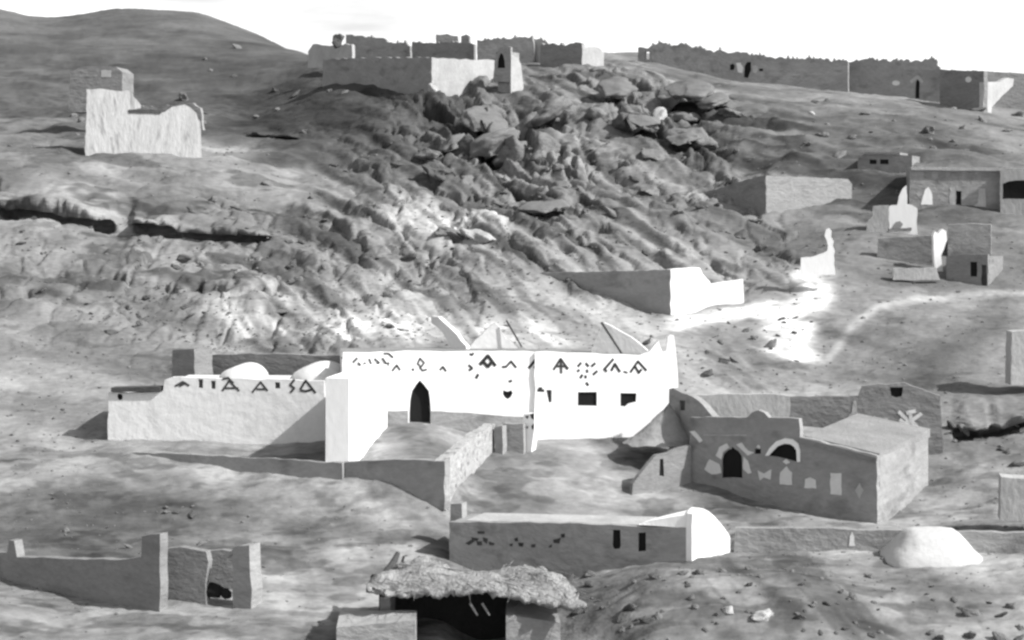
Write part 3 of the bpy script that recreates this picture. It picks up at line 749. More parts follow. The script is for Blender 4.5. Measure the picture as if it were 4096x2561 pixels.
leaf(root, L, 'window', rect(611.5, 529, 621.5, 550), 'black', -0.10); leaf(root, L, 'window', rect(637, 531.5, 647, 552.5), 'black', -0.10)
# corner stub
SP = VP(450, 102.2, 463, 101.9)
b = B(); b.panel(SP, [(450, 530), (450.5, 504), (461.5, 503.5), (462, 530)], (), 0.7); b.build('corner_post', 'mud', root)
# painted dark figures on the facade
for pts in ([(300, 415), (350, 385), (370, 400), (330, 430)], [(345, 370), (400, 380), (390, 400), (350, 390)], [(385, 400), (425, 400), (425, 430), (390, 430)], [(430, 370), (470, 380), (460, 420), (435, 400)], [(475, 400), (520, 415), (510, 430), (480, 428)],
            [(390, 325), (445, 325), (445, 345), (395, 345)], [(665, 380), (690, 370), (695, 400), (672, 400)], [(695, 410), (735, 412), (730, 440), (700, 438)], [(790, 425), (825, 420), (820, 445), (792, 445)], [(630, 420), (655, 415), (650, 438), (632, 436)],
            [(920, 440), (945, 420), (945, 445), (925, 448)], [(955, 390), (1010, 375), (1000, 415), (960, 410)], [(1012, 345), (1040, 342), (1042, 372), (1015, 374)]):
    q = [zE(*p) for p in pts]
    patch_(root, L, q, 'grey_paint' if random.random() < .6 else 'paint', off=0.02)
# white rounded end: end wall with a vault behind it
class VQ(VP):
    def __init__(s, a, c): s.p = Vector(a[:2]); q = Vector(c[:2]); s.len = (q - s.p).length; s.d = (q - s.p).normalized(); s.n = Vector((s.d.y, -s.d.x))
cr = L.pt(L.len, 0, 0.03)
E = VQ((cr.x + .03, cr.y), (cr.x + 2.56, cr.y + 3.95))
top = [(692, 526), (692.8, 514), (695, 509.5), (698, 508), (703, 509), (708, 511.5), (713, 515.5), (718, 521), (723, 527), (727, 532.5), (731, 538.5)]
b = B(); b.panel(E, [(692, 590)] + top + [(731, 590)], (), 0.35, 0.0, 0.0)
tz = [E.loc(*p) for p in top]; zb = tz[0][1]
vs = []; mm = 12; K_ = len(tz); Dl = 3.0
for j in range(mm + 1):
    f = j / mm; k = (1 - f) ** 0.85
    for t, z in tz:
        z2 = zb - .1 + (z - zb + .1) * k if z > zb else min(z, zb - .15)
        p_ = E.pt(t * (1 - .25 * f) + .12, z2, 0) - Vector((L.d.x, L.d.y, 0)) * (Dl * f + .02); vs.append(p_)
fs = [[j * K_ + i, j * K_ + i + 1, (j + 1) * K_ + i + 1, (j + 1) * K_ + i] for j in range(mm) for i in range(K_ - 1)]
b.add(vs, fs)
b.build('vaulted_end', 'white', root)

# low boundary wall to the right and the white tomb-like vault
VW = VP(733, 99.0, 1060, 96.0)
root = thing('boundary_wall', 'long low grey boundary wall with lit top running to the right edge, behind the white vault', 'wall', base_of(VW, 880, 550))
b = B(); b.panel(VW, [(733, 575), (735, 528), (800, 528.5), (880, 530), (960, 532), (1060, 534), (1060, 580)], (), 0.5); b.build('wall', 'mud', root)
patch_(root, VW, [(849, 546), (850, 536), (852, 532), (854, 536), (855, 546)], 'white_worn')
T0 = at(905, 556, 96.5); 
root = thing('white_vault', 'whitewashed low vault with flat crown and flaring foot near the right edge', 'tomb', at(930, 562, 96))
b = B()
rings = []
cx = at(931, 556, 96)
for (hw, hd, z) in ((2.8, 2.3, -1.2), (2.55, 2.1, 0.1), (2.2, 1.8, .42), (1.82, 1.5, 0.85), (1.52, 1.25, 1.2), (1.3, 1.05, 1.38), (0.9, .7, 1.44), (.35, .3, 1.46)):
    r = []
    for i in range(28):
        a = 2 * math.pi * i / 28; ca, sa = math.cos(a), math.sin(a); p = 0.6
        r.append((cx.x + hw * math.copysign(abs(ca) ** p, ca) * random.uniform(.985, 1.015), cx.y + hd * math.copysign(abs(sa) ** p, sa), cx.z + z + random.uniform(-.02, .02)))
    rings.append(r)
vs = [p for r in rings for p in r]; n = 28
b.add(vs, [[j * n + i, j * n + (i + 1) % n, (j + 1) * n + (i + 1) % n, (j + 1) * n + i] for j in range(len(rings) - 1) for i in range(n)] + [list(range((len(rings) - 1) * n, len(rings) * n)), list(range(n))[::-1]])
b.build('vault', 'vault_white', root, True)

# ------------------------------------------------------------------ ruined gateway, lower left
G = VP(-30, 98.5, 160, 90.3)
ruin_wall('enclosure_wall', 'long dark shaded mud wall ending in a tall lit edge at the lower left', G, [(-30, 640), (-30, 553), (7, 553), (9, 540), (14, 541), (17, 557), (60, 558.5), (85, 559.5), (130, 559), (141, 557), (142, 536.5), (150, 534.5), (160, 534), (160, 645)], 'mud_dark', 0.55)
VG = VP(167, 92.5, 210, 91.8)
ruin_wall('gateway_wall', 'broken mud wall left of the ruined doorway with the dark bundle', VG, [(166, 645), (166, 549), (180, 547), (196, 550), (206, 552), (208, 562), (205, 585), (207, 645)], 'mud_dark', 0.5)
VG = VP(205, 94.6, 236, 94.3)
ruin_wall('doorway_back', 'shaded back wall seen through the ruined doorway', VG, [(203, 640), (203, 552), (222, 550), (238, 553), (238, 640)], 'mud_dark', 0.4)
VG = VP(232, 91.6, 251, 91.0)
b = B(); b.panel(VG, [(232.5, 640), (233, 548), (238, 546), (249, 545.5), (250, 575), (252, 590), (251, 640)], (), 0.9)
b.panel(VG, [(223, 556.5), (233, 549), (233, 553), (225, 558.5)], (), 0.3, -0.1)
tag(b.build('gate_pillar', 'mud_light'), 'pale square mud pillar right of the ruined doorway', 'pillar')

def rock_verts(sub, seed, scale, rgh=0.28, facet=0.0):
    bm = bmesh.new(); bmesh.ops.create_icosphere(bm, subdivisions=sub, radius=1.0)
    vs = np.array([v.co[:] for v in bm.verts]); fs = [[v.index for v in f.verts] for f in bm.faces]; bm.free()
    rr = np.random.default_rng(seed)
    for k in range(9):                                  # chop by random planes: angular blocks
        n = rr.normal(size=3); n /= np.linalg.norm(n); d = rr.uniform(.55, .85)
        s = vs @ n; vs = np.where((s > d)[:, None], vs - np.outer(s - d, n), vs)
    o = rr.uniform(0, 50, 3)
    nz = fbm(vs[:, 0] * 1.3 + o[0], vs[:, 1] * 1.3 + o[1], vs[:, 2] * 1.3 + o[2], 4)
    vs = vs * (1 + rgh * nz)[:, None] * np.array(scale)
    return vs, fs

# dark bundle in the doorway
b = B()
vs, fs = rock_verts(3, 91, (.62, .4, .42), .2); c = at(215, 590, 92.2); b.add([Vector(p) + c for p in vs], fs)
vs, fs = rock_verts(3, 92, (.34, .3, .32), .2); c = at(225, 594, 91.9); b.add([Vector(p) + c for p in vs], fs)
tag(b.build('bundle', 'black', None, True), 'dark lumpy bundle lying in the ruined doorway', 'bundle')

# ------------------------------------------------------------------ thatched shelter at the bottom
SH = VP(386, 86.2, 508, 85.6)
root = thing('thatched_shelter', 'open shelter with ragged pale thatched roof and pitch-dark inside', 'shelter', at(450, 650, 86))
b = B()
ul, ur = 366, 582
nx, ny_ = 70, 22
front = lambda s: at(ul + (ur - ul) * s, 590 + 4 * math.sin(s * 9) + (8 * max(0, s - .6) / .4) - 6 * max(0, .12 - s) / .12, 85.2)
rear = lambda s: at(ul + 14 + (ur - ul - 34) * s, np.interp(s, [0, .08, .25, .33, .42, .55, .75, .9, 1], [578, 566, 556, 560, 573, 571, 563, 566, 578]), 91.2)
vs = []
for j in range(ny_ + 1):
    t = j / ny_
    for i in range(nx + 1):
        s = i / nx; p = front(s).lerp(rear(s), t)
        x = p.x; y = p.y
        eg = max(0, 1 - min(s, 1 - s) * 9, 1 - min(t, 1 - t) * 5)
        p = p + Vector((.35 * eg * float(noise(x * 2.1, y * 2.3, 4.4)), .45 * eg * float(noise(x * 2.6 + 9, y * 2.1, 8.4)), -.12 * eg + .16 * eg * float(noise(x * 3.1, y * 3.1, 1.4))))
        p = p + Vector((0, 0, 0.16 * math.sin(t * math.pi) + .22 * float(fbm(x / 1.6, y / 1.2, 2.2, 4)) + (0.02 * random.uniform(-1, 1))))
        vs.append(p)
m1 = len(vs)
vs += [p - Vector((0, 0, .16 + random.uniform(0, .16))) for p in vs[:m1]]
K = nx + 1
fs = []
for j in range(ny_):
    for i in range(nx):
        q = [j * K + i, j * K + i + 1, (j + 1) * K + i + 1, (j + 1) * K + i]; fs.append(q); fs.append([a + m1 for a in q[::-1]])
edge = [i for i in range(K)] + [j * K + nx for j in range(1, ny_ + 1)] + [ny_ * K + i for i in range(nx - 1, -1, -1)] + [j * K for j in range(ny_ - 1, 0, -1)]
for a, c in zip(edge, edge[1:] + edge[:1]): fs.append([a, a + m1, c + m1, c])
b.add(vs, fs)
for k in range(320):                                    # loose reeds
    s, t = random.random(), random.random() ** 1.3
    p = front(s).lerp(rear(s), t) + Vector((0, 0, 0.10 + random.uniform(-.06, .14)))
    d = Vector((random.gauss(.25, .5), random.gauss(-.7, .35), random.gauss(-.05, .08))).normalized() * random.uniform(.7, 2.0)
    b.tube(p, p + d, .016, .006, 3)
b.build('roof', 'thatch', root, True)
b = B()
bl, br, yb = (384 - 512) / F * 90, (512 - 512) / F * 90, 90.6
b.prism([(bl - .3, 90.6), (br + .6, 90.6), (br + .6, 91.0), (bl - .3, 91.0)], -24, -19.3); b.build('rear_wall', 'shelter_shade', root); b = B()  # rear wall coloured near-black in place of interior shade
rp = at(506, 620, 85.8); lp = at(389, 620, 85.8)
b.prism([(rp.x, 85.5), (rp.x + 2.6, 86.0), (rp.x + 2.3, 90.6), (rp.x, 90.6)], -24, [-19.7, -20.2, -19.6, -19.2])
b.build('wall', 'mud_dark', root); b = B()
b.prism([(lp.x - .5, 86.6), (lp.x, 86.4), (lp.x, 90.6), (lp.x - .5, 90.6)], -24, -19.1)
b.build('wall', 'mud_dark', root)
b = B(); q = at(416, 615, 85.3); q0 = at(389, 613, 85.6)
b.prism([(q0.x - 2.4, 84.6), (q.x, 84.6), (q.x, 86.0), (q0.x - 2.4, 86.3)], -24, [-20.1, -19.75, -19.6, -19.7]); b.build('low_wall', 'mud_light', root)
for uu, dz in ((470, 0), (482, -.1)):
    b = B(); p = at(uu, 606, 85.35); b.tube(p + Vector((0, .15, .1)), p + Vector((.35, .25, -.5)), .07, .05, 6); b.build('prop', 'thatch', root)
b = B(); b.tube(at(375, 586, 88), at(393, 564, 90.5), .16, .2, 8); b.tube(at(393, 564, 90.5), at(398, 553, 91), .2, .12, 8); b.tube(at(401, 566, 91), at(404, 556, 91), .09, .06, 6)
tag(b.build('log', 'wood'), 'dark forked log leaning on the left end of the thatched roof', 'log')

# ------------------------------------------------------------------ hillside buildings, centre right
S = VP(503, 160, 671, 149.5)
root = thing('white_compound', 'roofless compound with dark shaded long wall and dazzling white end wall', 'house', base_of(S, 671, 322))
b = B(); b.panel(S, [(503, 283), (505, 273.5), (560, 272.5), (620, 271), (670.8, 269.5), (670.8, 345), (600, 335), (530, 312)], (), 0.6); b.build('long_wall', 'mud_light', root)  # shaded long wall coloured darker than the lit white end
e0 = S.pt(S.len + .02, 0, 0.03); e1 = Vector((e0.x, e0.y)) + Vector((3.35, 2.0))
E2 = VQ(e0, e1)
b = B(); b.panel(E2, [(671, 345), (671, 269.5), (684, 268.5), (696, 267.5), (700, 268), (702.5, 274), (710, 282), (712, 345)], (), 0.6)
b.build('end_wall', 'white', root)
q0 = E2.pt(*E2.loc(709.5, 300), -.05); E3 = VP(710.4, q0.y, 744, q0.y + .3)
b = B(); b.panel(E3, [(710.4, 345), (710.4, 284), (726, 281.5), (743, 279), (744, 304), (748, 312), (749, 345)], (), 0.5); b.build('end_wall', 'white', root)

# stub walls on the terrace
VW = VP(798, 152.5, 834, 152)
b = B(); b.panel(VW, [(800, 275), (801, 258), (815, 256), (827, 251), (828, 246), (826.5, 240), (824.5, 236), (826, 230), (829, 228), (831.5, 231), (831, 237), (833.5, 241), (833, 246), (835, 251), (834, 256), (835, 275)], (), 0.5, 0, .05, .3)
tag(b.build('broken_wall', 'white'), 'thin broken white wall with a wavy upright end above the white spill', 'wall')
VW = VP(930, 158, 952, 158)
b = B(); b.panel(VW, [(935, 290), (935, 270), (934, 254), (933, 236), (935, 231), (938, 234), (942, 229), (946, 231), (947, 240), (944, 249), (941, 256), (943, 272), (943, 290)], (), 0.7, 0, .05, .4)
tag(b.build('gate_pier', 'white'), 'tall white tapering pier beside the small dark house at the right', 'pier')
VW = VP(878, 161, 934, 159.5); ruin_wall('yard_wall', 'low grey yard wall with lit top, left of the tapering white pier', VW, [(876, 275), (878, 238.5), (905, 237), (933.5, 236), (934, 275)], 'mud', 0.6)
VW = VP(893, 155.2, 940, 154.8); ruin_wall('kerb_wall', 'very low pale kerb of stones in front of the grey yard wall', VW, [(893, 280), (893, 268.5), (936, 267.5), (940, 280)], 'pale', 0.5)
VW = VP(946, 156, 988, 154.2)
root = thing('small_dark_house', 'small dark mud house with black doorway and a white heap at its foot', 'house', base_of(VW, 967, 292))
b = B(); b.panel(VW, [(946, 305), (946, 256), (960, 254.5), (988, 254.5), (988, 305)], [rect(970.5, 262, 977, 276.5), rect(981.5, 265, 986.5, 288)], 0.5)
b.prism(back(VW, [(946, 270), (988, 270)], 5, .5), -11, zof(VW, 960, 257)); b.build('wall', 'mud_dark', root)
leaf(root, VW, 'door', rect(969.5, 261, 978, 278), 'black', -.10); leaf(root, VW, 'window', rect(980.5, 264, 987.5, 289), 'wood', -.15)
VW2 = VP(948, 161.5, 991, 160.5)
ruin_wall('mud_block', 'plain grey mud block rising behind the small dark house', VW2, [(948, 280), (948, 225), (970, 223.5), (991, 224.5), (991, 280)], 'mud', 3.0, cat='house')

# painted house on the upper right terrace
Q = VP(909, 173, 1003, 171.5)
zF = lambda x, y: ((3400 + x / 3.4755) / 4, (580 + y / 3.4755) / 4)
root = thing('painted_house', 'long low house on the upper terrace with narrow black door and pale painted panels', 'house', base_of(Q, 955, 210))
b = B(); b.panel(Q, [(909, 225), (910, 169), (1002, 170), (1003, 225)], [rect(956, 191, 961.5, 209.5)], 0.5)
b.prism(back(Q, [(909.5, 190), (1002, 190)], 7, .5), -4, zof(Q, 950, 170.5)); b.build('wall', 'mud', root)
b = B(); b.panel(Q, [(911, 170), (911, 166.8), (1003, 168), (1003, 171)], (), 7.4, .25, .02); b.build('roof', 'pale', root)
leaf(root, Q, 'door', rect(955, 190, 962.5, 211), 'black', -.10)
for pl in ([(1030, 460), (1030, 370), (1140, 370), (1140, 460)], [(1220, 470), (1235, 370), (1330, 370), (1330, 450)], [(1390, 430), (1400, 375), (1550, 375), (1560, 430)], [(1640, 460), (1650, 375), (1740, 375), (1740, 450)], [(1820, 455), (1830, 375), (1940, 375), (1940, 450)]):
    patch_(root, Q, [zF(*p) for p in pl], 'mud_dark')
for pl, mt in (([(985, 830), (1000, 760), (1050, 610), (1090, 585), (1140, 680), (1150, 830)], 'white'), ([(1380, 840), (1385, 590), (1460, 590), (1465, 880)], 'pale'), ([(1550, 900), (1552, 680), (1600, 660), (1600, 900)], 'mud_light'), ([(1720, 850), (1780, 800), (1790, 600), (1880, 600), (1890, 860)], 'pale'), ([(920, 680), (960, 655), (1000, 690), (950, 720)], 'pale')):
    patch_(root, Q, [zF(*p) for p in pl], mt)
VW = VP(1001, 170.5, 1040, 169.5)
root = thing('arched_shed', 'pale shed with a wide black arched opening cut by the right edge', 'shed', base_of(VW, 1015, 205))
b = B(); b.panel(VW, [(1000, 225), (1000, 169), (1040, 168), (1040, 225)], [[(1002.5, 199), (1002.5, 184), (1008, 181.5), (1016, 180.3), (1026, 180.3), (1034, 184), (1034, 199)]], 0.5)
b.prism(back(VW, [(1000.5, 190), (1040, 190)], 5, .5), -4, zof(VW, 1010, 170)); b.build('wall', 'pale', root)
leaf(root, VW, 'opening', rect(1001.5, 179, 1036, 201), 'black', -.12)
# white stepped platform
VW = VP(866, 167, 918, 166)
root = thing('white_platform', 'white stepped platform with rough patchy front below the painted house', 'platform', base_of(VW, 895, 230))
b = B(); b.panel(VW, [(889, 240), (889, 206), (897, 205), (899, 196), (903, 188), (906.5, 185), (907, 204), (912, 205), (917, 208), (917.5, 240)], (), 1.0, 0, .05, .3); b.build('wall', 'white', root)
b = B(); b.panel(VW, [(867, 240), (867, 222), (873, 216), (873, 206), (888.6, 205), (888.6, 240)], (), .8, 0, .05, .3); b.build('side_wall', 'pale', root)
patch_(root, VW, [(891, 229), (896, 222), (900, 221), (903, 224), (900, 229)], 'mud')
patch_(root, VW, [(888, 231.5), (890, 228.5), (912, 227.5), (911, 231)], 'mud_dark', off=.06)  # dark strip painted as the shaded gap under the platform
VW = VP(858, 184, 912, 182)
root = thing('dark_house', 'dark flat-roofed mud house with two small windows behind the painted house', 'house', base_of(VW, 880, 205))
b = B(); b.panel(VW, [(858, 225), (858, 158), (864, 154), (912, 155.5), (912, 225)], [rect(869.5, 159.5, 876.5, 164), rect(880, 159.5, 888.5, 164)], .5)
b.prism(back(VW, [(858.5, 170), (912, 170)], 5, .5), -5, zof(VW, 880, 156)); b.build('wall', 'mud_dark', root)
leaf(root, VW, 'window', rect(868.5, 158.5, 877.5, 165), 'black', -.1); leaf(root, VW, 'window', rect(879, 158.5, 889.5, 165), 'black', -.1)
b = B(); b.panel(VW, [(864, 154.2), (864, 152.5), (900, 152.5), (900, 155)], (), 5, .1, .02); b.build('roof', 'roof', root)
VW = VP(690, 185, 766, 174.5)
root = thing('terrace_house', 'plain mud enclosure with sharp corner, its left side shaded and right side lit', 'house', base_of(VW, 766, 210))
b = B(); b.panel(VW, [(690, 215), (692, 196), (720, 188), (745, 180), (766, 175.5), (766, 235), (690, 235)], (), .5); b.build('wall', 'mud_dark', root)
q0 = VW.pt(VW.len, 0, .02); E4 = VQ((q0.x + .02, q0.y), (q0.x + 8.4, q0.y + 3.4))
b = B(); b.panel(E4, [(766, 235), (766, 175.5), (800, 177), (848, 179), (852, 184), (852, 235)], (), .5); b.build('wall', 'mud_light', root)  # lit and shaded sides put into two mud colours

# ------------------------------------------------------------------ ruin on the left hill
R = VP(86, 198, 204, 201.5)
root = thing('white_ruin', 'roofless whitewashed ruin with stained walls standing alone on the left hilltop', 'ruin', base_of(R, 145, 150))
b = B(); b.panel(R, [(85, 165), (86.5, 89), (100, 88.5), (112, 90), (122, 91.5), (128, 90.5), (134, 97), (141, 105), (141, 108), (128, 110), (127, 112), (160, 113), (165, 112), (172, 107), (179, 105.5), (185, 104.5), (190, 107), (196, 113), (200, 122), (201, 135), (202, 165)], (), 0.8, 0, .08, .5)
b.build('front_wall', 'ruin_white', root)
R2 = VP(128, 205, 200, 203)
b = B(); b.panel(R2, [(126, 130), (127, 107), (140, 105), (162, 107), (180, 104), (193, 103), (200, 108), (203, 130)], (), .6, 0, .08, .5); b.build('rear_wall', 'mud', root)
b = B(); b.panel(R, [(129, 112.8), (129, 109.5), (161, 110), (161, 113.5)], (), .8, .12, .02); b.build('lintel', 'wood', root)
R3 = VP(70, 222, 125, 221)
root = thing('mud_hut', 'low dark mud hut with pale doorway patch above the white ruin', 'hut', base_of(R3, 98, 95))
b = B(); b.panel(R3, [(68, 112), (70, 72), (84, 67), (116, 67), (122, 72), (122, 112)], (), 4.0, 0, .08, .6); b.build('wall', 'mud_dark', root)
patch_(root, R3, [(101, 77), (101, 70), (111, 70), (111, 77)], 'pale'); patch_(root, R3, [(80, 77), (80, 74.5), (97, 74.5), (97, 77)], 'mud_light')

# ------------------------------------------------------------------ ridge settlement
def box_corner(root, vp, poly, vq, poly2, m1_, m2_):
    b = B(); b.panel(vp, poly, (), .6, 0, .1, .8); b.build('wall', m1_, root)
    b = B(); b.panel(vq, poly2, (), .6, 0, .1, .8); b.build('wall', m2_, root)
K1 = VP(322, 246, 431.5, 226)
root = thing('ridge_house', 'long flat ridge building, dark on its left side and pale on its right', 'house', base_of(K1, 431, 88))
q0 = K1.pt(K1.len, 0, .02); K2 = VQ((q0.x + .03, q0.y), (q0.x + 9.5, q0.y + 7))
box_corner(root, K1, [(322, 100), (323, 60), (360, 57.5), (431.5, 57.5), (431.5, 100)], K2, [(431.5, 100), (431.5, 57.5), (460, 59.5), (499, 60), (499, 100)], 'mud', 'pale')  # right face coloured paler as lit, left face darker as shaded
K = VP(496, 223, 512, 222)
root = thing('ridge_tower', 'squat tower with dark arched opening on the ridge', 'tower', base_of(K, 504, 72))
b = B(); b.panel(K, [(493, 82), (495, 58), (499, 48), (507, 46), (510.5, 47), (511, 82)], [[(497.5, 68), (498, 60), (499.5, 55), (501, 53), (503, 55), (504.5, 60), (505, 68)]], .5)
b.prism(back(K, [(496, 60), (510.5, 60)], 2.4, .5), 10, zof(K, 504, 52)); b.build('wall', 'mud_light', root)
leaf(root, K, 'opening', rect(496, 52, 506.5, 70), 'black', -.1)
KQ = VQ(K.pt(K.loc(511, 60)[0], 0, .03), K.pt(K.loc(511, 60)[0] + 1.0, 0, -2.2))
b = B(); b.panel2(KQ.pt, [(0, 12), (0, 17.9), (1.1, 17.6), (1.6, 16.8), (2.3, 12)], (), .3, 0.02); b.build('side_wall', 'pale', root)  # side wall coloured paler to show it lit
def rw(name, label, u0, Y0, u1, Y1, top, botv, mat, amp=1.5, step=2.0, holes=(), thick=.7, cat='wall', group=None):
    vp = VP(u0, Y0, u1, Y1); t = jag(top, amp, step) if amp else top
    return vp, ruin_wall(name, label, vp, [(top[0][0], botv)] + t + [(top[-1][0], botv)], mat, thick, holes, cat, group)
rw('pale_ridge_house', 'pale broken house front on the skyline under the black pointed rock', 308, 262, 352, 258, [(308, 52), (313, 44), (330, 46), (345, 44), (352, 46)], 68, 'pale', .8, cat='house')
rw('ruined_wall', 'jagged mud wall on the skyline right of the pale broken house', 346, 268, 410, 264, [(346, 37), (362, 37), (380, 40), (400, 43), (410, 46)], 68, 'mud', 2.6)
rw('ruined_wall', 'dark mud wall on the skyline left of the small square block', 412, 262, 474, 258, [(412, 43), (430, 43), (460, 42), (474, 44)], 68, 'mud_dark', 1.0)
rw('roof_block', 'small square dark block rising above the ridge wall', 436, 263, 457.5, 262.5, [(436, 34.5), (446, 34), (457.5, 36)], 48, 'mud_dark', .6, 2.5, cat='block')
rw('roof_stub', 'narrow dark stub right of the small square block on the ridge', 461, 262.4, 469, 262, [(461, 36), (465, 34.5), (469, 36)], 48, 'mud_dark', .6, 2.5, cat='block')
rw('ruined_wall', 'high jagged mud wall behind the squat ridge tower', 477, 256, 534, 253, [(477, 40), (490, 38.5), (515, 38), (532, 36.5), (534, 44)], 78, 'mud', 2.6)
rw('ruined_wall', 'pale crumbled gap of wall between two jagged ridge walls', 533, 254, 550, 252, [(533, 39), (540, 38), (547, 42), (550, 46)], 72, 'pale', 1.6)
rw('ruined_wall', 'dark ridge wall ending against the white ridge tower', 540, 250, 582, 246, [(540, 45), (560, 45), (570, 43.5), (582, 44.5)], 76, 'mud_dark', 2.4)
rw('white_tower', 'short white tower with notched top on the ridge', 582, 246, 604, 248, [(582, 45), (590, 47), (598, 49), (604, 53)], 80, 'pale', 1.6, 2.5, cat='tower', thick=2.5)
vp, o = rw('ruined_wall', 'short mud wall on the ridge pierced by one bright square hole', 638, 251, 652, 250, [(638, 48), (640, 47), (648, 48), (652, 45)], 76, 'mud', .8, 3, [rect(644.7, 51.5, 649.4, 59.5)])
hl = [[(730, 70), (730, 65), (733, 63.5), (735, 66), (734, 70)], [(744, 77), (744.5, 66), (747, 62), (751, 62), (751, 70), (748, 78)], rect(759, 68.5, 763, 71.2)]
VW = VP(652, 250, 848, 240)
root = thing('ridge_wall', 'very long crumbling mud wall on the ridge with black holes and white patches in its middle', 'wall', base_of(VW, 750, 82))
b = B(); b.panel(VW, [(652, 95)] + jag([(652, 43.5), (660, 44), (700, 46), (706, 50), (745, 51.5), (770, 57), (835, 59.5), (848, 62)], 2.8, 1.9) + [(848, 105)], hl, .7, 0, .05, .8); b.build('wall', 'mud', root)
leaf(root, VW, 'opening', rect(729, 62, 736, 71.5), 'black', -.12); leaf(root, VW, 'opening', rect(743, 60, 752.5, 80), 'black', -.12); leaf(root, VW, 'opening', rect(758, 67.5, 764, 72.5), 'black', -.12)
patch_(root, VW, [(736, 63), (740, 62.5), (743, 68), (742, 73), (738, 72)], 'white_worn'); patch_(root, VW, [(752.5, 66), (756, 65), (758, 69), (756, 73.5), (753, 72)], 'pale')
VW = VP(846, 243, 940, 238)
root = thing('ridge_wall', 'jagged mud wall on the right of the ridge with a narrow dark doorway under a pale chevron', 'wall', base_of(VW, 900, 98))
b = B(); b.panel(VW, [(846, 112)] + jag([(846, 63), (858, 62), (868, 60), (885, 59), (910, 60), (925, 61), (934, 58), (937, 66), (940, 67)], 3.0, 1.9) + [(940, 118)], [[(915.3, 98.5), (915.8, 82), (917.5, 79), (919.8, 80), (919.5, 98.5)]], .7, 0, .05, .8); b.build('wall', 'mud', root)
leaf(root, VW, 'door', rect(914, 78, 921, 100), 'black', -.10)
motif(root, VW, [[(911, 82), (917.5, 76.5), (922, 82)]], 2.0, 'pale'); patch_(root, VW, oval(896, 83, 4, 2.6, 8), 'white_worn'); patch_(root, VW, [(904, 70), (905, 66), (935, 66), (936, 70)], 'mud_light')
VW = VP(940, 236, 984, 230)
root = thing('ridge_wall', 'straight-topped dark wall at the right end of the ridge with one white spot', 'wall', base_of(VW, 962, 105))
b = B(); b.panel(VW, [(940, 122)] + jag([(940, 69.5), (960, 70.5), (984, 71)], .5) + [(984, 122)], (), .7, 0, .05, .8); b.build('wall', 'mud_dark', root)
patch_(root, VW, oval(968.5, 79.5, 3.2, 3, 8), 'white_worn')
VW = VP(983.5, 230, 1016, 236); ruin_wall('white_wall', 'pale collapsed wall sloping down at the right end of the ridge', VW, [(983.5, 122), (983.5, 82), (999, 82), (1008, 77.5), (1014, 79), (1013, 86), (1003, 95), (992, 107), (990, 122)], 'pale', .6)
rw('ruined_wall', 'low dark wall on the skyline at the far right edge', 984, 246, 1060, 246, [(984, 71), (1010, 72.5), (1030, 74), (1060, 76)], 120, 'mud_dark', .5)

# ------------------------------------------------------------------ rocks
def rock(name, label, c, scale, mat, seed, rot=(0, 0, 0), group=None, cat='boulder', sub=4, rgh=.28):
    vs, fs = rock_verts(sub, seed, scale, rgh)
    me = bpy.data.meshes.new(name); me.from_pydata([tuple(p) for p in vs], [], fs)
    me.polygons.foreach_set('use_smooth', [False] * len(me.polygons) if sub < 3 else [True] * len(me.polygons))
    me.materials.append(M[mat]); o = bpy.data.objects.new(name, me); C.objects.link(o)
    o.location = c; o.rotation_euler = rot
    return tag(o, label, cat, group)
CL = 'rock blocks of the broken outcrop'
for i, (u, v, wpx, hpx, mat, rot) in enumerate((
    (466, 143, 32, 32, 'rock_dark', 8), (510, 140, 36, 44, 'rock', 20), (528, 112, 26, 44, 'rock', 28), (545, 140, 34, 40, 'rock', 20), (567, 112, 16, 44, 'rock', 30),
    (600, 120, 30, 30, 'rock', 20), (625, 128, 26, 34, 'rock_dark', 25), (652, 120, 30, 46, 'rock_pale', 10), (694, 138, 48, 36, 'rock', 4), (688, 108, 34, 18, 'rock', 10),
    (430, 150, 30, 16, 'rock', 20), (440, 175, 36, 16, 'rock_dark', 22), (470, 178, 26, 16, 'rock', 25), (660, 160, 30, 14, 'rock', 15),
    (650, 182, 40, 16, 'rock', 8), (455, 235, 50, 14, 'rock', 25), (480, 240, 36, 18, 'rock_pale', 20), (255, 255, 22, 12, 'rock', 0), (730, 120, 26, 10, 'rock', 5))):
    p = hit(u, v + hpx * .3); s = p.y / F
    rock('rock_block', 'angular grey rock block in the broken outcrop below the ridge', p + Vector((0, 1.0, hpx * .04 * s)), (wpx * .54 * s, wpx * .6 * s + .9, hpx * .5 * s), mat, 100 + i, (random.uniform(-.2, .2), math.radians(rot), random.uniform(-.4, .4)), CL)
